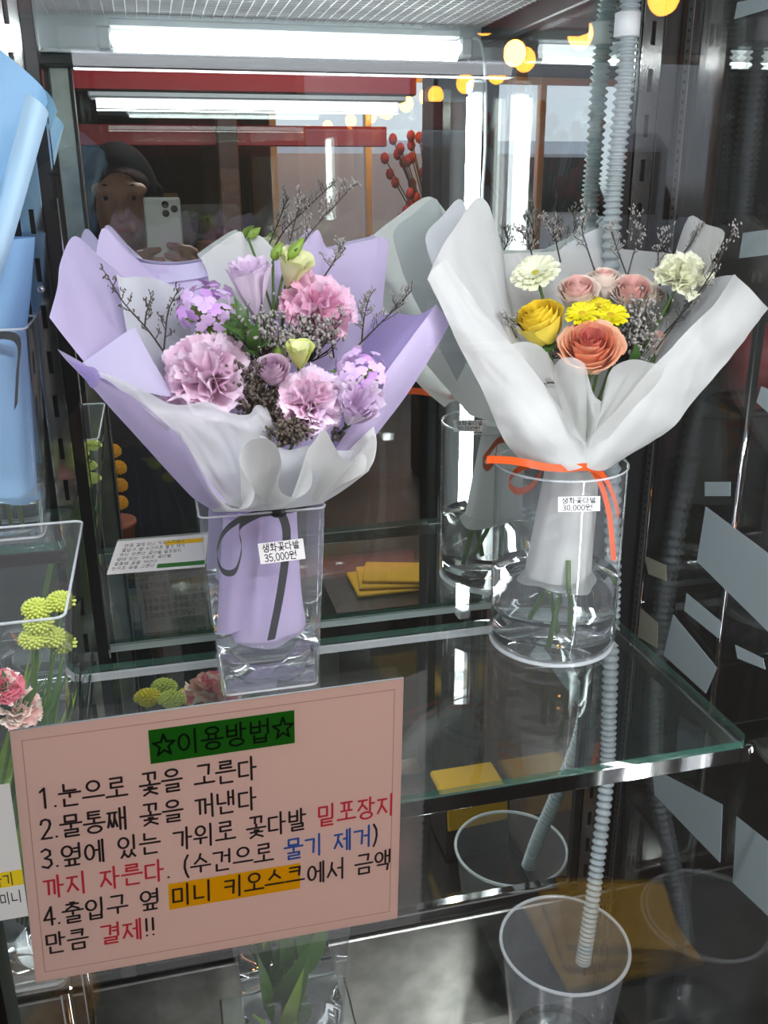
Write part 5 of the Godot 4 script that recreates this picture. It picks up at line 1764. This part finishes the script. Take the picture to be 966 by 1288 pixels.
# ---------------------------------------------------------------- papers and tags on the right-hand glass
func build_wall_labels() -> void:
	var X := 0.5798
	var list := [
		["large pale grey paper sheet on the right-hand glass beside the shelf corner", [[888, 637], [972, 700], [972, 800], [877, 706]], "label_paper"],
		["grey paper sheet on the right glass just above the shelf corner", [[847, 773], [902, 840], [888, 872], [835, 824]], "label_paper"],
		["small white tag with a dark mark on the right-hand glass", [[864, 746], [907, 782], [904, 803], [861, 768]], "label_paper"],
		["small beige tag on the right glass beside the white vase", [[811, 699], [838, 711], [839, 731], [816, 722]], "label_paper_beige"],
		["speckled beige tag low on the right glass near the drain hose", [[806, 765], [828, 784], [827, 815], [803, 801]], "label_paper_beige"],
		["small white tag upright on the right glass, next to the tag row", [[887, 606], [919, 606], [919, 624], [887, 624]], "label_paper"],
		["tilted white slip low on the right-hand glass", [[925, 811], [960, 828], [963, 842], [928, 828]], "label_paper"],
		["grey paper sheet on the right glass below the shelf corner", [[821, 966], [909, 1012], [906, 1085], [824, 1000]], "label_paper"],
		["long grey paper sheet at the lower right edge behind the shelf", [[927, 1027], [975, 1065], [975, 1160], [922, 1110]], "label_paper"],
		["pale blue-grey paper at the top right corner of the glass", [[928, 3], [972, -6], [972, 10], [924, 24]], "label_paper"],
		["pale paper strip on the right glass above the bouquet tip", [[935, 293], [972, 288], [972, 320], [930, 325]], "label_paper"],
		["white curled tag at the right edge of the glass", [[958, 486], [972, 492], [972, 524], [952, 506]], "label_paper"]]
	for L in list:
		var q := []
		for p in L[1]:
			q.append(PX(p[0], p[1], X))
		var t := thing("paper_sheet" if L[0].contains("sheet") else "paper_tag", L[0], "paper", q[3], "papers on the right-hand glass")
		var dx := Vector3(-0.0006, 0, 0)
		var st := begin()
		st.set_smooth_group(-1)
		quad(st, q[0] + dx, q[1] + dx, q[2] + dx, q[3] + dx)
		for k in 4:
			var e: Vector3 = q[(k + 1) % 4]
			quad(st, q[k], e, e + dx, q[k] + dx)
		st.generate_normals()
		part("paper", st.commit(), mats[L[2]], t)


# ---------------------------------------------------------------- things in the shop, seen in the mirror and the glass
func build_shop_things() -> void:
	# warm bulbs on a string, mirrored in the door glass
	glow("bulb_glow", Color(1.0, 0.62, 0.22), 22.0)
	var spots := []
	for q in [[835, -4], [730, 43], [660, 75], [625, 92], [585, 105], [548, 120]]:
		var y := 1.98
		var d: float = (y - CAM.y) / ray(q[0], q[1]).y
		spots.append(mirrored(q[0], q[1], d, ZD))
	spots.append(mirrored(610, 20, 3.0, ZD))
	var names := ["warm globe bulb nearest the refrigerator on the string", "second warm globe bulb on the string", "third warm globe bulb on the string", "fourth warm globe bulb on the string", "fifth warm globe bulb on the string", "farthest warm globe bulb on the string", "single warm globe bulb hanging apart from the string"]
	for k in spots.size():
		var p: Vector3 = spots[k]
		var t := thing("globe_bulb", names[k], "light bulb", p, "warm string bulbs")
		part("bulb_glass", ball_mesh(p, Vector3(0.05, 0.055, 0.05), 16, 10), mats.bulb_glow, t)
		part("socket", tube_mesh([p + Vector3(0, 0.040, 0), p + Vector3(0, 0.09, 0)], 0.016, 10), mats.black_frame, t)
		part("bulb_cord", tube_mesh([p + Vector3(0, 0.09, 0), Vector3(p.x, 2.6, p.z)], 0.004, 6), mats.black_frame, t)
		var l := OmniLight3D.new()
		l.name = "bulb_light"
		l.light_color = Color(1.0, 0.66, 0.30)
		l.light_energy = 0.04
		l.light_size = 0.03
		l.omni_range = 12.0
		l.omni_attenuation = 2.0
		l.shadow_enabled = true
		l.position = p
		add_child(l, true)
	# fluorescent shop fittings; the last is added, out of view, to light the sign
	glow("shop_tube_glow", Color(0.95, 0.97, 1.0), 3.0)
	var yy := mirrored(290, 132, 4.0).y
	for q in [[Vector3(0.45, yy, 3.0), 0.4, "long fluorescent strip behind the red board, mirrored over the photographer"], [Vector3(-1.6, 2.45, 2.6), 0.4, "fluorescent strip on the shop ceiling to the left"], [Vector3(0.5, 2.47, 1.75), 2.6, "added fluorescent strip above the photographer, out of view, lighting the pink sign"]]:
		var p: Vector3 = q[0]
		var t := thing("shop_strip_light", q[2], "strip light", p, "shop ceiling lights")
		part("lamp_housing", box_mesh(p + Vector3(0, 0.04, 0), Vector3(1.25, 0.05, 0.12), 0.006), mats.white_plastic, t)
		part("lamp_tube", tube_mesh([p + Vector3(-0.6, 0, 0), p + Vector3(0.6, 0, 0)], 0.018, 12), mats.shop_tube_glow, t)
		part("lamp_rods", boxes_mesh([[p + Vector3(-0.45, (2.6 - p.y) / 2 + 0.03, 0), Vector3(0.01, 2.6 - p.y - 0.06, 0.01)], [p + Vector3(0.45, (2.6 - p.y) / 2 + 0.03, 0), Vector3(0.01, 2.6 - p.y - 0.06, 0.01)]]), mats.black_frame, t)
		area_light("shop_strip_lamp", p + Vector3(0, -0.025, 0), Vector3(0, -1, 0), Vector2(1.2, 0.05), q[1], Color(0.97, 0.98, 1.0))
	# wooden pillar
	var pc := mirrored(290, 260, 4.4)
	var pl := thing("wooden_pillar", "brown wooden pillar in the shop, mirrored behind the photographer", "pillar", Vector3(pc.x, 0, pc.z))
	part("post", box_mesh(Vector3(pc.x, 1.3, pc.z), Vector3(0.09, 2.6, 0.09), 0.006), mats.wood, pl)
	# counter with boxes
	var ct := thing("shop_counter", "dark wooden shop counter with shelves behind the photographer", "counter", Vector3(0.35, 0, 4.9))
	part("counter_body", box_mesh(Vector3(0.35, 0.45, 4.9), Vector3(1.9, 0.9, 0.5), 0.01), mats.maroon_frame, ct)
	part("counter_top", box_mesh(Vector3(0.35, 0.92, 4.9), Vector3(2.0, 0.04, 0.56), 0.008), mats.wood, ct)
	var boxes := [[Vector3(0.05, 1.08, 4.9), Vector3(0.3, 0.28, 0.24), "large tan cardboard box on the shop counter"], [Vector3(0.42, 1.03, 4.9), Vector3(0.26, 0.18, 0.22), "small tan cardboard box on the shop counter"], [Vector3(0.06, 1.31, 4.9), Vector3(0.26, 0.18, 0.2), "tan cardboard box stacked on the large box"]]
	for q in boxes:
		var t := thing("cardboard_box", q[2], "box", q[0] - Vector3(0, q[1].y / 2, 0), "boxes on the counter")
		part("carton", box_mesh(q[0], q[1], 0.006), mats.cardboard, t)
		part("packing_tape", box_mesh(q[0] + Vector3(0, 0.001, 0.001), Vector3(0.05, q[1].y + 0.001, q[1].z + 0.001)), mats.label_paper_beige, t)
	# chrome rack standing beside the refrigerator, seen through its right-hand glass
	var ra := PX(918, 700, 0.80)
	var rk := thing("chrome_rack", "chrome shelf rack beside the refrigerator, seen through the right-hand glass", "rack", Vector3(0.95, 0, ra.z))
	for q in [[0.80, ra.z], [0.80, ra.z - 0.24], [1.25, ra.z], [1.25, ra.z - 0.24]]:
		part("upright", tube_mesh([Vector3(q[0], 0, q[1]), Vector3(q[0], 1.25, q[1])], 0.008, 10), mats.chrome, rk)
	for y in [0.3, 0.7, 1.1]:
		part("rack_shelf", box_mesh(Vector3(1.025, y, ra.z - 0.12), Vector3(0.45, 0.012, 0.24), 0.003), mats.polished_steel, rk)
	var rc := thing("red_bundle", "red rolled fabric lying on the chrome rack", "fabric", Vector3(1.02, 1.107, ra.z - 0.12))
	part("roll", tube_mesh([Vector3(0.84, 1.157, ra.z - 0.12), Vector3(1.22, 1.157, ra.z - 0.12)], 0.05, 16), mats.red_paint, rc)
	# dried red flowers in a pot, right of the mirror image
	var fp := Vector3(1.35, 0, 3.4)
	var po := thing("plant_stand", "wooden plant stand with a terracotta pot in the shop", "stand", fp)
	part("stand_column", box_mesh(fp + Vector3(0, 0.41, 0), Vector3(0.2, 0.82, 0.2), 0.01), mats.wood, po)
	var fq := fp - Vector3(0, 0.18, 0)
	var pt := thing("dried_flower_pot", "terracotta pot of dried red flowers on the wooden stand", "pot plant", fq + Vector3(0, 1.0, 0))
	part("pot", lathe_mesh(fq + Vector3(0, 1.001, 0), [Vector2(0, 0), Vector2(0.08, 0), Vector2(0.11, 0.2), Vector2(0.12, 0.2), Vector2(0.12, 0.23), Vector2(0.1, 0.23), Vector2(0, 0.2)], 24), mats.terracotta, pt)
	var sb := begin()
	var ss := begin()
	for k in 70:
		var d := Vector3(rng.randfn(0, 0.12), rng.randf_range(0.25, 0.62), rng.randfn(0, 0.12))
		add_tube(ss, [fq + Vector3(0, 1.2, 0), fq + Vector3(d.x * 0.5, 1.2 + d.y * 0.6, d.z * 0.5), fq + Vector3(d.x, 1.2 + d.y, d.z)], 0.003, 4)
		add_ball(sb, fq + Vector3(d.x, 1.2 + d.y, d.z), Vector3(0.022, 0.028, 0.022), Basis.IDENTITY, 6, 4)
	part("dried_stems", finish(ss), mats.twig, pt)
	var db := part("dried_heads", finish(sb), mats.dry_red, pt)
	db.set_meta("kind", "stuff")
	var sp2 := mirrored(152, 640, 1.82)
	var so := thing("wooden_stool", "small round wooden stool in front of the refrigerator door", "stool", Vector3(sp2.x - 0.02, 0, sp2.z))
	part("stool_seat", tube_mesh([Vector3(sp2.x - 0.02, sp2.y - 0.13, sp2.z), Vector3(sp2.x - 0.02, sp2.y - 0.105, sp2.z)], 0.085, 24), mats.wood, so)
	for k in 3:
		var an := TAU * k / 3.0
		part("leg", tube_mesh([Vector3(sp2.x - 0.02 + cos(an) * 0.055, sp2.y - 0.13, sp2.z + sin(an) * 0.055), Vector3(sp2.x - 0.02 + cos(an) * 0.085, 0.0, sp2.z + sin(an) * 0.085)], 0.012, 8), mats.wood, so)
	var om := thing("orange_chrysanthemum_pot", "pot of orange-yellow chrysanthemums mirrored beside the lilac wrap", "pot plant", Vector3(sp2.x - 0.02, sp2.y - 0.105, sp2.z))
	var ob := Vector3(sp2.x - 0.02, sp2.y - 0.104, sp2.z)
	part("pot", lathe_mesh(ob, [Vector2(0, 0), Vector2(0.035, 0), Vector2(0.045, 0.07), Vector2(0.048, 0.07), Vector2(0.048, 0.08), Vector2(0.04, 0.08), Vector2(0, 0.07)], 20), mats.terracotta, om)
	for k in 9:
		mum(om, ob + Vector3(0.015 * sin(k * 2.4) + 0.012, 0.11 + 0.014 * k, 0.02 * cos(k * 2.4)), Vector3(0.3 * sin(k * 2.4), 0.6, -0.6), 0.016, mats.mum_orange, ob + Vector3(0, 0.08, 0), 140 + k)
	# a white van in the street beyond the window
	var vp := Vector3(2.9, -0.05, 8.6)
	var van := thing("white_van", "white van parked in the street beyond the shop window", "van", vp)
	part("body", box_mesh(vp + Vector3(-0.2, 1.15, 0), Vector3(3.4, 1.5, 1.7), 0.12), mats.van_white, van)
	part("bonnet", box_mesh(vp + Vector3(1.75, 0.8, 0), Vector3(0.9, 0.8, 1.66), 0.12), mats.van_white, van)
	part("windscreen", box_mesh(vp + Vector3(1.52, 1.45, 0), Vector3(0.06, 0.6, 1.4), 0.01, Basis(Vector3.BACK, 0.5)), mats.lens_black, van)
	part("side_window", box_mesh(vp + Vector3(0.95, 1.5, -0.86), Vector3(0.8, 0.5, 0.02), 0.004), mats.lens_black, van)
	for x in [-1.2, 1.3]:
		for z in [-0.8, 0.8]:
			part("wheel", tube_mesh([vp + Vector3(x, 0.33, z - 0.1), vp + Vector3(x, 0.33, z + 0.1)], 0.33, 24), mats.rubber, van)


# ---------------------------------------------------------------- the photographer
func nets(lo: Vector3, hi: Vector3, cell: float, sdf: Callable) -> ArrayMesh:
	# surface nets: one vertex in each crossed cell, one quad round each crossed edge
	var nx := int((hi.x - lo.x) / cell) + 1
	var ny := int((hi.y - lo.y) / cell) + 1
	var nz := int((hi.z - lo.z) / cell) + 1
	var val := PackedFloat32Array()
	val.resize(nx * ny * nz)
	for k in nz:
		for j in ny:
			for i in nx:
				val[i + nx * (j + ny * k)] = sdf.call(lo + Vector3(i, j, k) * cell)
	var idx := PackedInt32Array()
	idx.resize(nx * ny * nz)
	idx.fill(-1)
	var verts := PackedVector3Array()
	for k in nz - 1:
		for j in ny - 1:
			for i in nx - 1:
				var s := Vector3.ZERO
				var n := 0
				for e in [[0, 0, 0, 1, 0, 0], [0, 1, 0, 1, 1, 0], [0, 0, 1, 1, 0, 1], [0, 1, 1, 1, 1, 1], [0, 0, 0, 0, 1, 0], [1, 0, 0, 1, 1, 0], [0, 0, 1, 0, 1, 1], [1, 0, 1, 1, 1, 1], [0, 0, 0, 0, 0, 1], [1, 0, 0, 1, 0, 1], [0, 1, 0, 0, 1, 1], [1, 1, 0, 1, 1, 1]]:
					var a := val[i + e[0] + nx * (j + e[1] + ny * (k + e[2]))]
					var b := val[i + e[3] + nx * (j + e[4] + ny * (k + e[5]))]
					if (a < 0) != (b < 0):
						s += Vector3(e[0], e[1], e[2]).lerp(Vector3(e[3], e[4], e[5]), a / (a - b))
						n += 1
				if n:
					idx[i + nx * (j + ny * k)] = verts.size()
					verts.append(lo + (Vector3(i, j, k) + s / n) * cell)
	var st := begin()
	for v in verts:
		st.add_vertex(v)
	for k in range(1, nz - 1):
		for j in range(1, ny - 1):
			for i in range(1, nx - 1):
				var a := val[i + nx * (j + ny * k)]
				for ax in 3:
					var o := [1, nx, nx * ny][ax] as int
					var b := val[i + nx * (j + ny * k) + o]
					if (a < 0) == (b < 0):
						continue
					var u := [1, nx, nx * ny][(ax + 1) % 3] as int
					var w := [1, nx, nx * ny][(ax + 2) % 3] as int
					var p := i + nx * (j + ny * k)
					var q := [idx[p - u - w], idx[p - w], idx[p], idx[p - u]]
					if q.min() < 0:
						continue
					for t in ([0, 2, 1, 0, 3, 2] if a < 0 else [0, 1, 2, 0, 2, 3]):
						st.add_index(q[t])
	st.generate_normals()
	return st.commit()


func cone_dist(p: Vector3, b: Array) -> float:
	var ab: Vector3 = b[1] - b[0]
	var t := clampf((p - b[0]).dot(ab) / maxf(ab.length_squared(), 1e-9), 0, 1)
	return p.distance_to(b[0] + ab * t) - lerpf(b[2], b[3], t)


func blend(p: Vector3, bones: Array, k: float) -> float:
	var d := 9.0
	for b in bones:
		var e := cone_dist(p, b)
		var h := maxf(k - absf(d - e), 0.0) / k
		d = minf(d, e) - h * h * k * 0.25
	return d


func build_person() -> void:
	var hc := Vector3(-0.055, 1.385, 1.36)
	var t := thing("person", "person in a dark coat holding up a phone, mirrored behind the lilac bouquet", "person", Vector3(-0.03, 0, 1.35))
	# head and face, looking towards the refrigerator (-z)
	var eye_y := hc.y + 0.005
	var hd := func(p: Vector3) -> float:
		var q := (p - hc) / Vector3(0.074, 0.112, 0.094)
		var d := (q.length() - 1.0) * 0.08
		var jaw := cone_dist(p, [hc + Vector3(0, -0.035, -0.022), hc + Vector3(0, -0.082, -0.045), 0.058, 0.030])
		var parts := [jaw, cone_dist(p, [hc + Vector3(0, 0.0, -0.086), hc + Vector3(0, -0.036, -0.106), 0.007, 0.012]), cone_dist(p, [hc + Vector3(0, -0.10, 0.02), hc + Vector3(0, -0.19, 0.03), 0.05, 0.055]),
			cone_dist(p, [hc + Vector3(-0.075, 0.01, 0.005), hc + Vector3(-0.074, -0.03, 0.0), 0.012, 0.009]), cone_dist(p, [hc + Vector3(0.075, 0.01, 0.005), hc + Vector3(0.074, -0.03, 0.0), 0.012, 0.009]),
			cone_dist(p, [hc + Vector3(-0.016, -0.064, -0.084), hc + Vector3(0.016, -0.064, -0.084), 0.010, 0.010]), cone_dist(p, [hc + Vector3(-0.05, 0.024, -0.078), hc + Vector3(0.05, 0.024, -0.078), 0.011, 0.011])]
		for e in parts:
			var h := maxf(0.018 - absf(d - e), 0.0) / 0.018
			d = minf(d, e) - h * h * 0.018 * 0.25
		for s in [-1.0, 1.0]:
			d = maxf(d, -(p.distance_to(hc + Vector3(s * 0.031, 0.005, -0.094)) - 0.013))
		return d
	var body := part("body", nets(hc - Vector3(0.1, 0.2, 0.13), hc + Vector3(0.1, 0.125, 0.11), 0.0045, hd), mats.skin, t)
	for s in [-1.0, 1.0]:
		part("eye", ball_mesh(Vector3(hc.x + s * 0.031, eye_y, hc.z - 0.078), Vector3(0.0125, 0.0055, 0.0085), 12, 8), mats.eye_white, body)
		part("iris", ball_mesh(Vector3(hc.x + s * 0.031, eye_y, hc.z - 0.0865), Vector3(0.0055, 0.0055, 0.0042), 10, 6), mats.hair, body)
		part("eyebrow", tube_mesh([hc + Vector3(s * 0.016, 0.030, -0.090), hc + Vector3(s * 0.032, 0.033, -0.088), hc + Vector3(s * 0.05, 0.024, -0.078)], 0.0022, 6), mats.hair, body)
	part("lips", ball_mesh(hc + Vector3(0, -0.064, -0.090), Vector3(0.021, 0.0065, 0.007), 12, 6), mats.lips, body)
	# hair: a cap cut open over the face, long at the sides and back
	var hr := func(p: Vector3) -> float:
		var q := (p - hc - Vector3(0, 0.012, 0.012)) / Vector3(0.089, 0.118, 0.108)
		var d := (q.length() - 1.0) * 0.095
		for s in [-1.0, 1.0]:
			d = minf(d, cone_dist(p, [hc + Vector3(s * 0.078, 0.02, 0.0), hc + Vector3(s * 0.083, -0.19, 0.02), 0.022, 0.02]))
		d = minf(d, cone_dist(p, [hc + Vector3(0, 0.0, 0.06), hc + Vector3(0, -0.17, 0.07), 0.07, 0.06]))
		var face := ((p - hc - Vector3(0, -0.035, -0.10)) / Vector3(0.064, 0.098, 0.085)).length() - 1.0
		return maxf(d, -face * 0.06)
	part("hair", nets(hc - Vector3(0.13, 0.24, 0.12), hc + Vector3(0.13, 0.14, 0.16), 0.006, hr), mats.hair, t)
	# coat with raised arms, and trousers
	var sh := Vector3(-0.05, 1.16, 1.41)
	var hand_r := Vector3(0.083, 1.27, 1.035)
	var hand_l := Vector3(-0.022, 1.262, 1.04)
	var coat := [[sh + Vector3(0, 0.02, 0), sh + Vector3(0, -0.10, 0), 0.10, 0.14], [sh + Vector3(0, -0.1, 0), sh + Vector3(0, -0.35, 0), 0.14, 0.13], [sh + Vector3(0, -0.35, 0), sh + Vector3(0, -0.55, 0), 0.13, 0.17],
		[sh + Vector3(-0.14, 0, 0), sh + Vector3(0.14, 0, 0), 0.065, 0.065],
		[sh + Vector3(0.16, -0.01, 0), sh + Vector3(0.21, -0.22, -0.06), 0.058, 0.048], [sh + Vector3(0.21, -0.22, -0.06), hand_r + Vector3(0.045, -0.075, 0.07), 0.048, 0.034],
		[sh + Vector3(-0.16, -0.01, 0), sh + Vector3(-0.20, -0.22, -0.06), 0.058, 0.048], [sh + Vector3(-0.20, -0.22, -0.06), hand_l + Vector3(-0.05, -0.075, 0.07), 0.048, 0.034]]
	part("coat", nets(Vector3(-0.36, 0.47, 1.0), Vector3(0.26, 1.33, 1.62), 0.016, func(p: Vector3) -> float: return blend(p, coat, 0.05)), mats.coat, t)
	var legs := []
	for s in [-1.0, 1.0]:
		legs.append([Vector3(-0.05 + s * 0.085, 0.66, 1.41), Vector3(-0.05 + s * 0.09, 0.38, 1.40), 0.085, 0.06])
		legs.append([Vector3(-0.05 + s * 0.09, 0.38, 1.40), Vector3(-0.05 + s * 0.09, 0.06, 1.43), 0.06, 0.045])
		legs.append([Vector3(-0.05 + s * 0.09, 0.046, 1.45), Vector3(-0.05 + s * 0.1, 0.036, 1.28), 0.045, 0.036])
	part("trousers", nets(Vector3(-0.3, -0.03, 1.19), Vector3(0.2, 0.78, 1.55), 0.016, func(p: Vector3) -> float: return blend(p, legs, 0.03)), mats.trousers, t)
	# phone
	var ph := thing("smartphone", "pale smartphone with three lenses held up in both hands", "phone", Vector3(0.033, 1.238, 1.017))
	var pc := Vector3(0.033, 1.316, 1.017)
	part("phone_body", box_mesh(pc, Vector3(0.073, 0.152, 0.008), 0.003), mats.phone_back, ph)
	var cb := part("camera_plate", box_mesh(pc + Vector3(0.014, 0.054, -0.0045), Vector3(0.036, 0.036, 0.0025), 0.001), mats.phone_back, ph)
	for q in [[0.006, 0.062], [0.006, 0.045], [0.0235, 0.0535]]:
		part("lens", lathe_mesh(pc + Vector3(q[0], q[1], -0.0055), [Vector2(0.0072, 0), Vector2(0.0072, 0.0022), Vector2(0.006, 0.003), Vector2(0, 0.003)], 20, Basis(Vector3.RIGHT, -PI / 2)), mats.lens_black, cb)
	# hands: palm, four fingers round the phone and a thumb each
	for s in [1.0, -1.0]:
		var w: Vector3 = hand_r if s > 0 else hand_l
		var palm := [[w + Vector3(s * 0.048, -0.075, 0.066), w + Vector3(s * 0.022, -0.035, 0.03), 0.026, 0.024], [w + Vector3(s * 0.022, -0.035, 0.03), w + Vector3(s * 0.006, 0.0, 0.012), 0.024, 0.017], [w + Vector3(s * 0.02, -0.045, 0.02), w + Vector3(s * 0.004, -0.03, 0.0), 0.022, 0.014]]
		for f in 4:
			var y := 0.012 - f * 0.0205
			var ln: float = [0.040, 0.046, 0.042, 0.034][f]
			var k0 := w + Vector3(s * 0.008, y, 0.004)
			var k1 := w + Vector3(s * -0.002, y + 0.006, -0.024)
			var k2 := k1 + Vector3(-s * ln * 0.55, 0.006, -0.006)
			var k3 := k2 + Vector3(-s * ln * 0.45, 0.004, 0.007)
			palm.append([k0, k1, 0.0095, 0.0088])
			palm.append([k1, k2, 0.0088, 0.0080])
			palm.append([k2, k3, 0.0080, 0.0068])
		palm.append([w + Vector3(s * 0.016, -0.02, 0.022), w + Vector3(-s * 0.004, 0.004, 0.026), 0.012, 0.010])
		palm.append([w + Vector3(-s * 0.004, 0.004, 0.026), w + Vector3(-s * 0.024, 0.022, 0.022), 0.010, 0.0078])
		part("hand", nets(w - Vector3(0.085, 0.11, 0.06), w + Vector3(0.085, 0.055, 0.10), 0.0036, func(p: Vector3) -> float: return blend(p, palm, 0.006)), mats.skin, body)
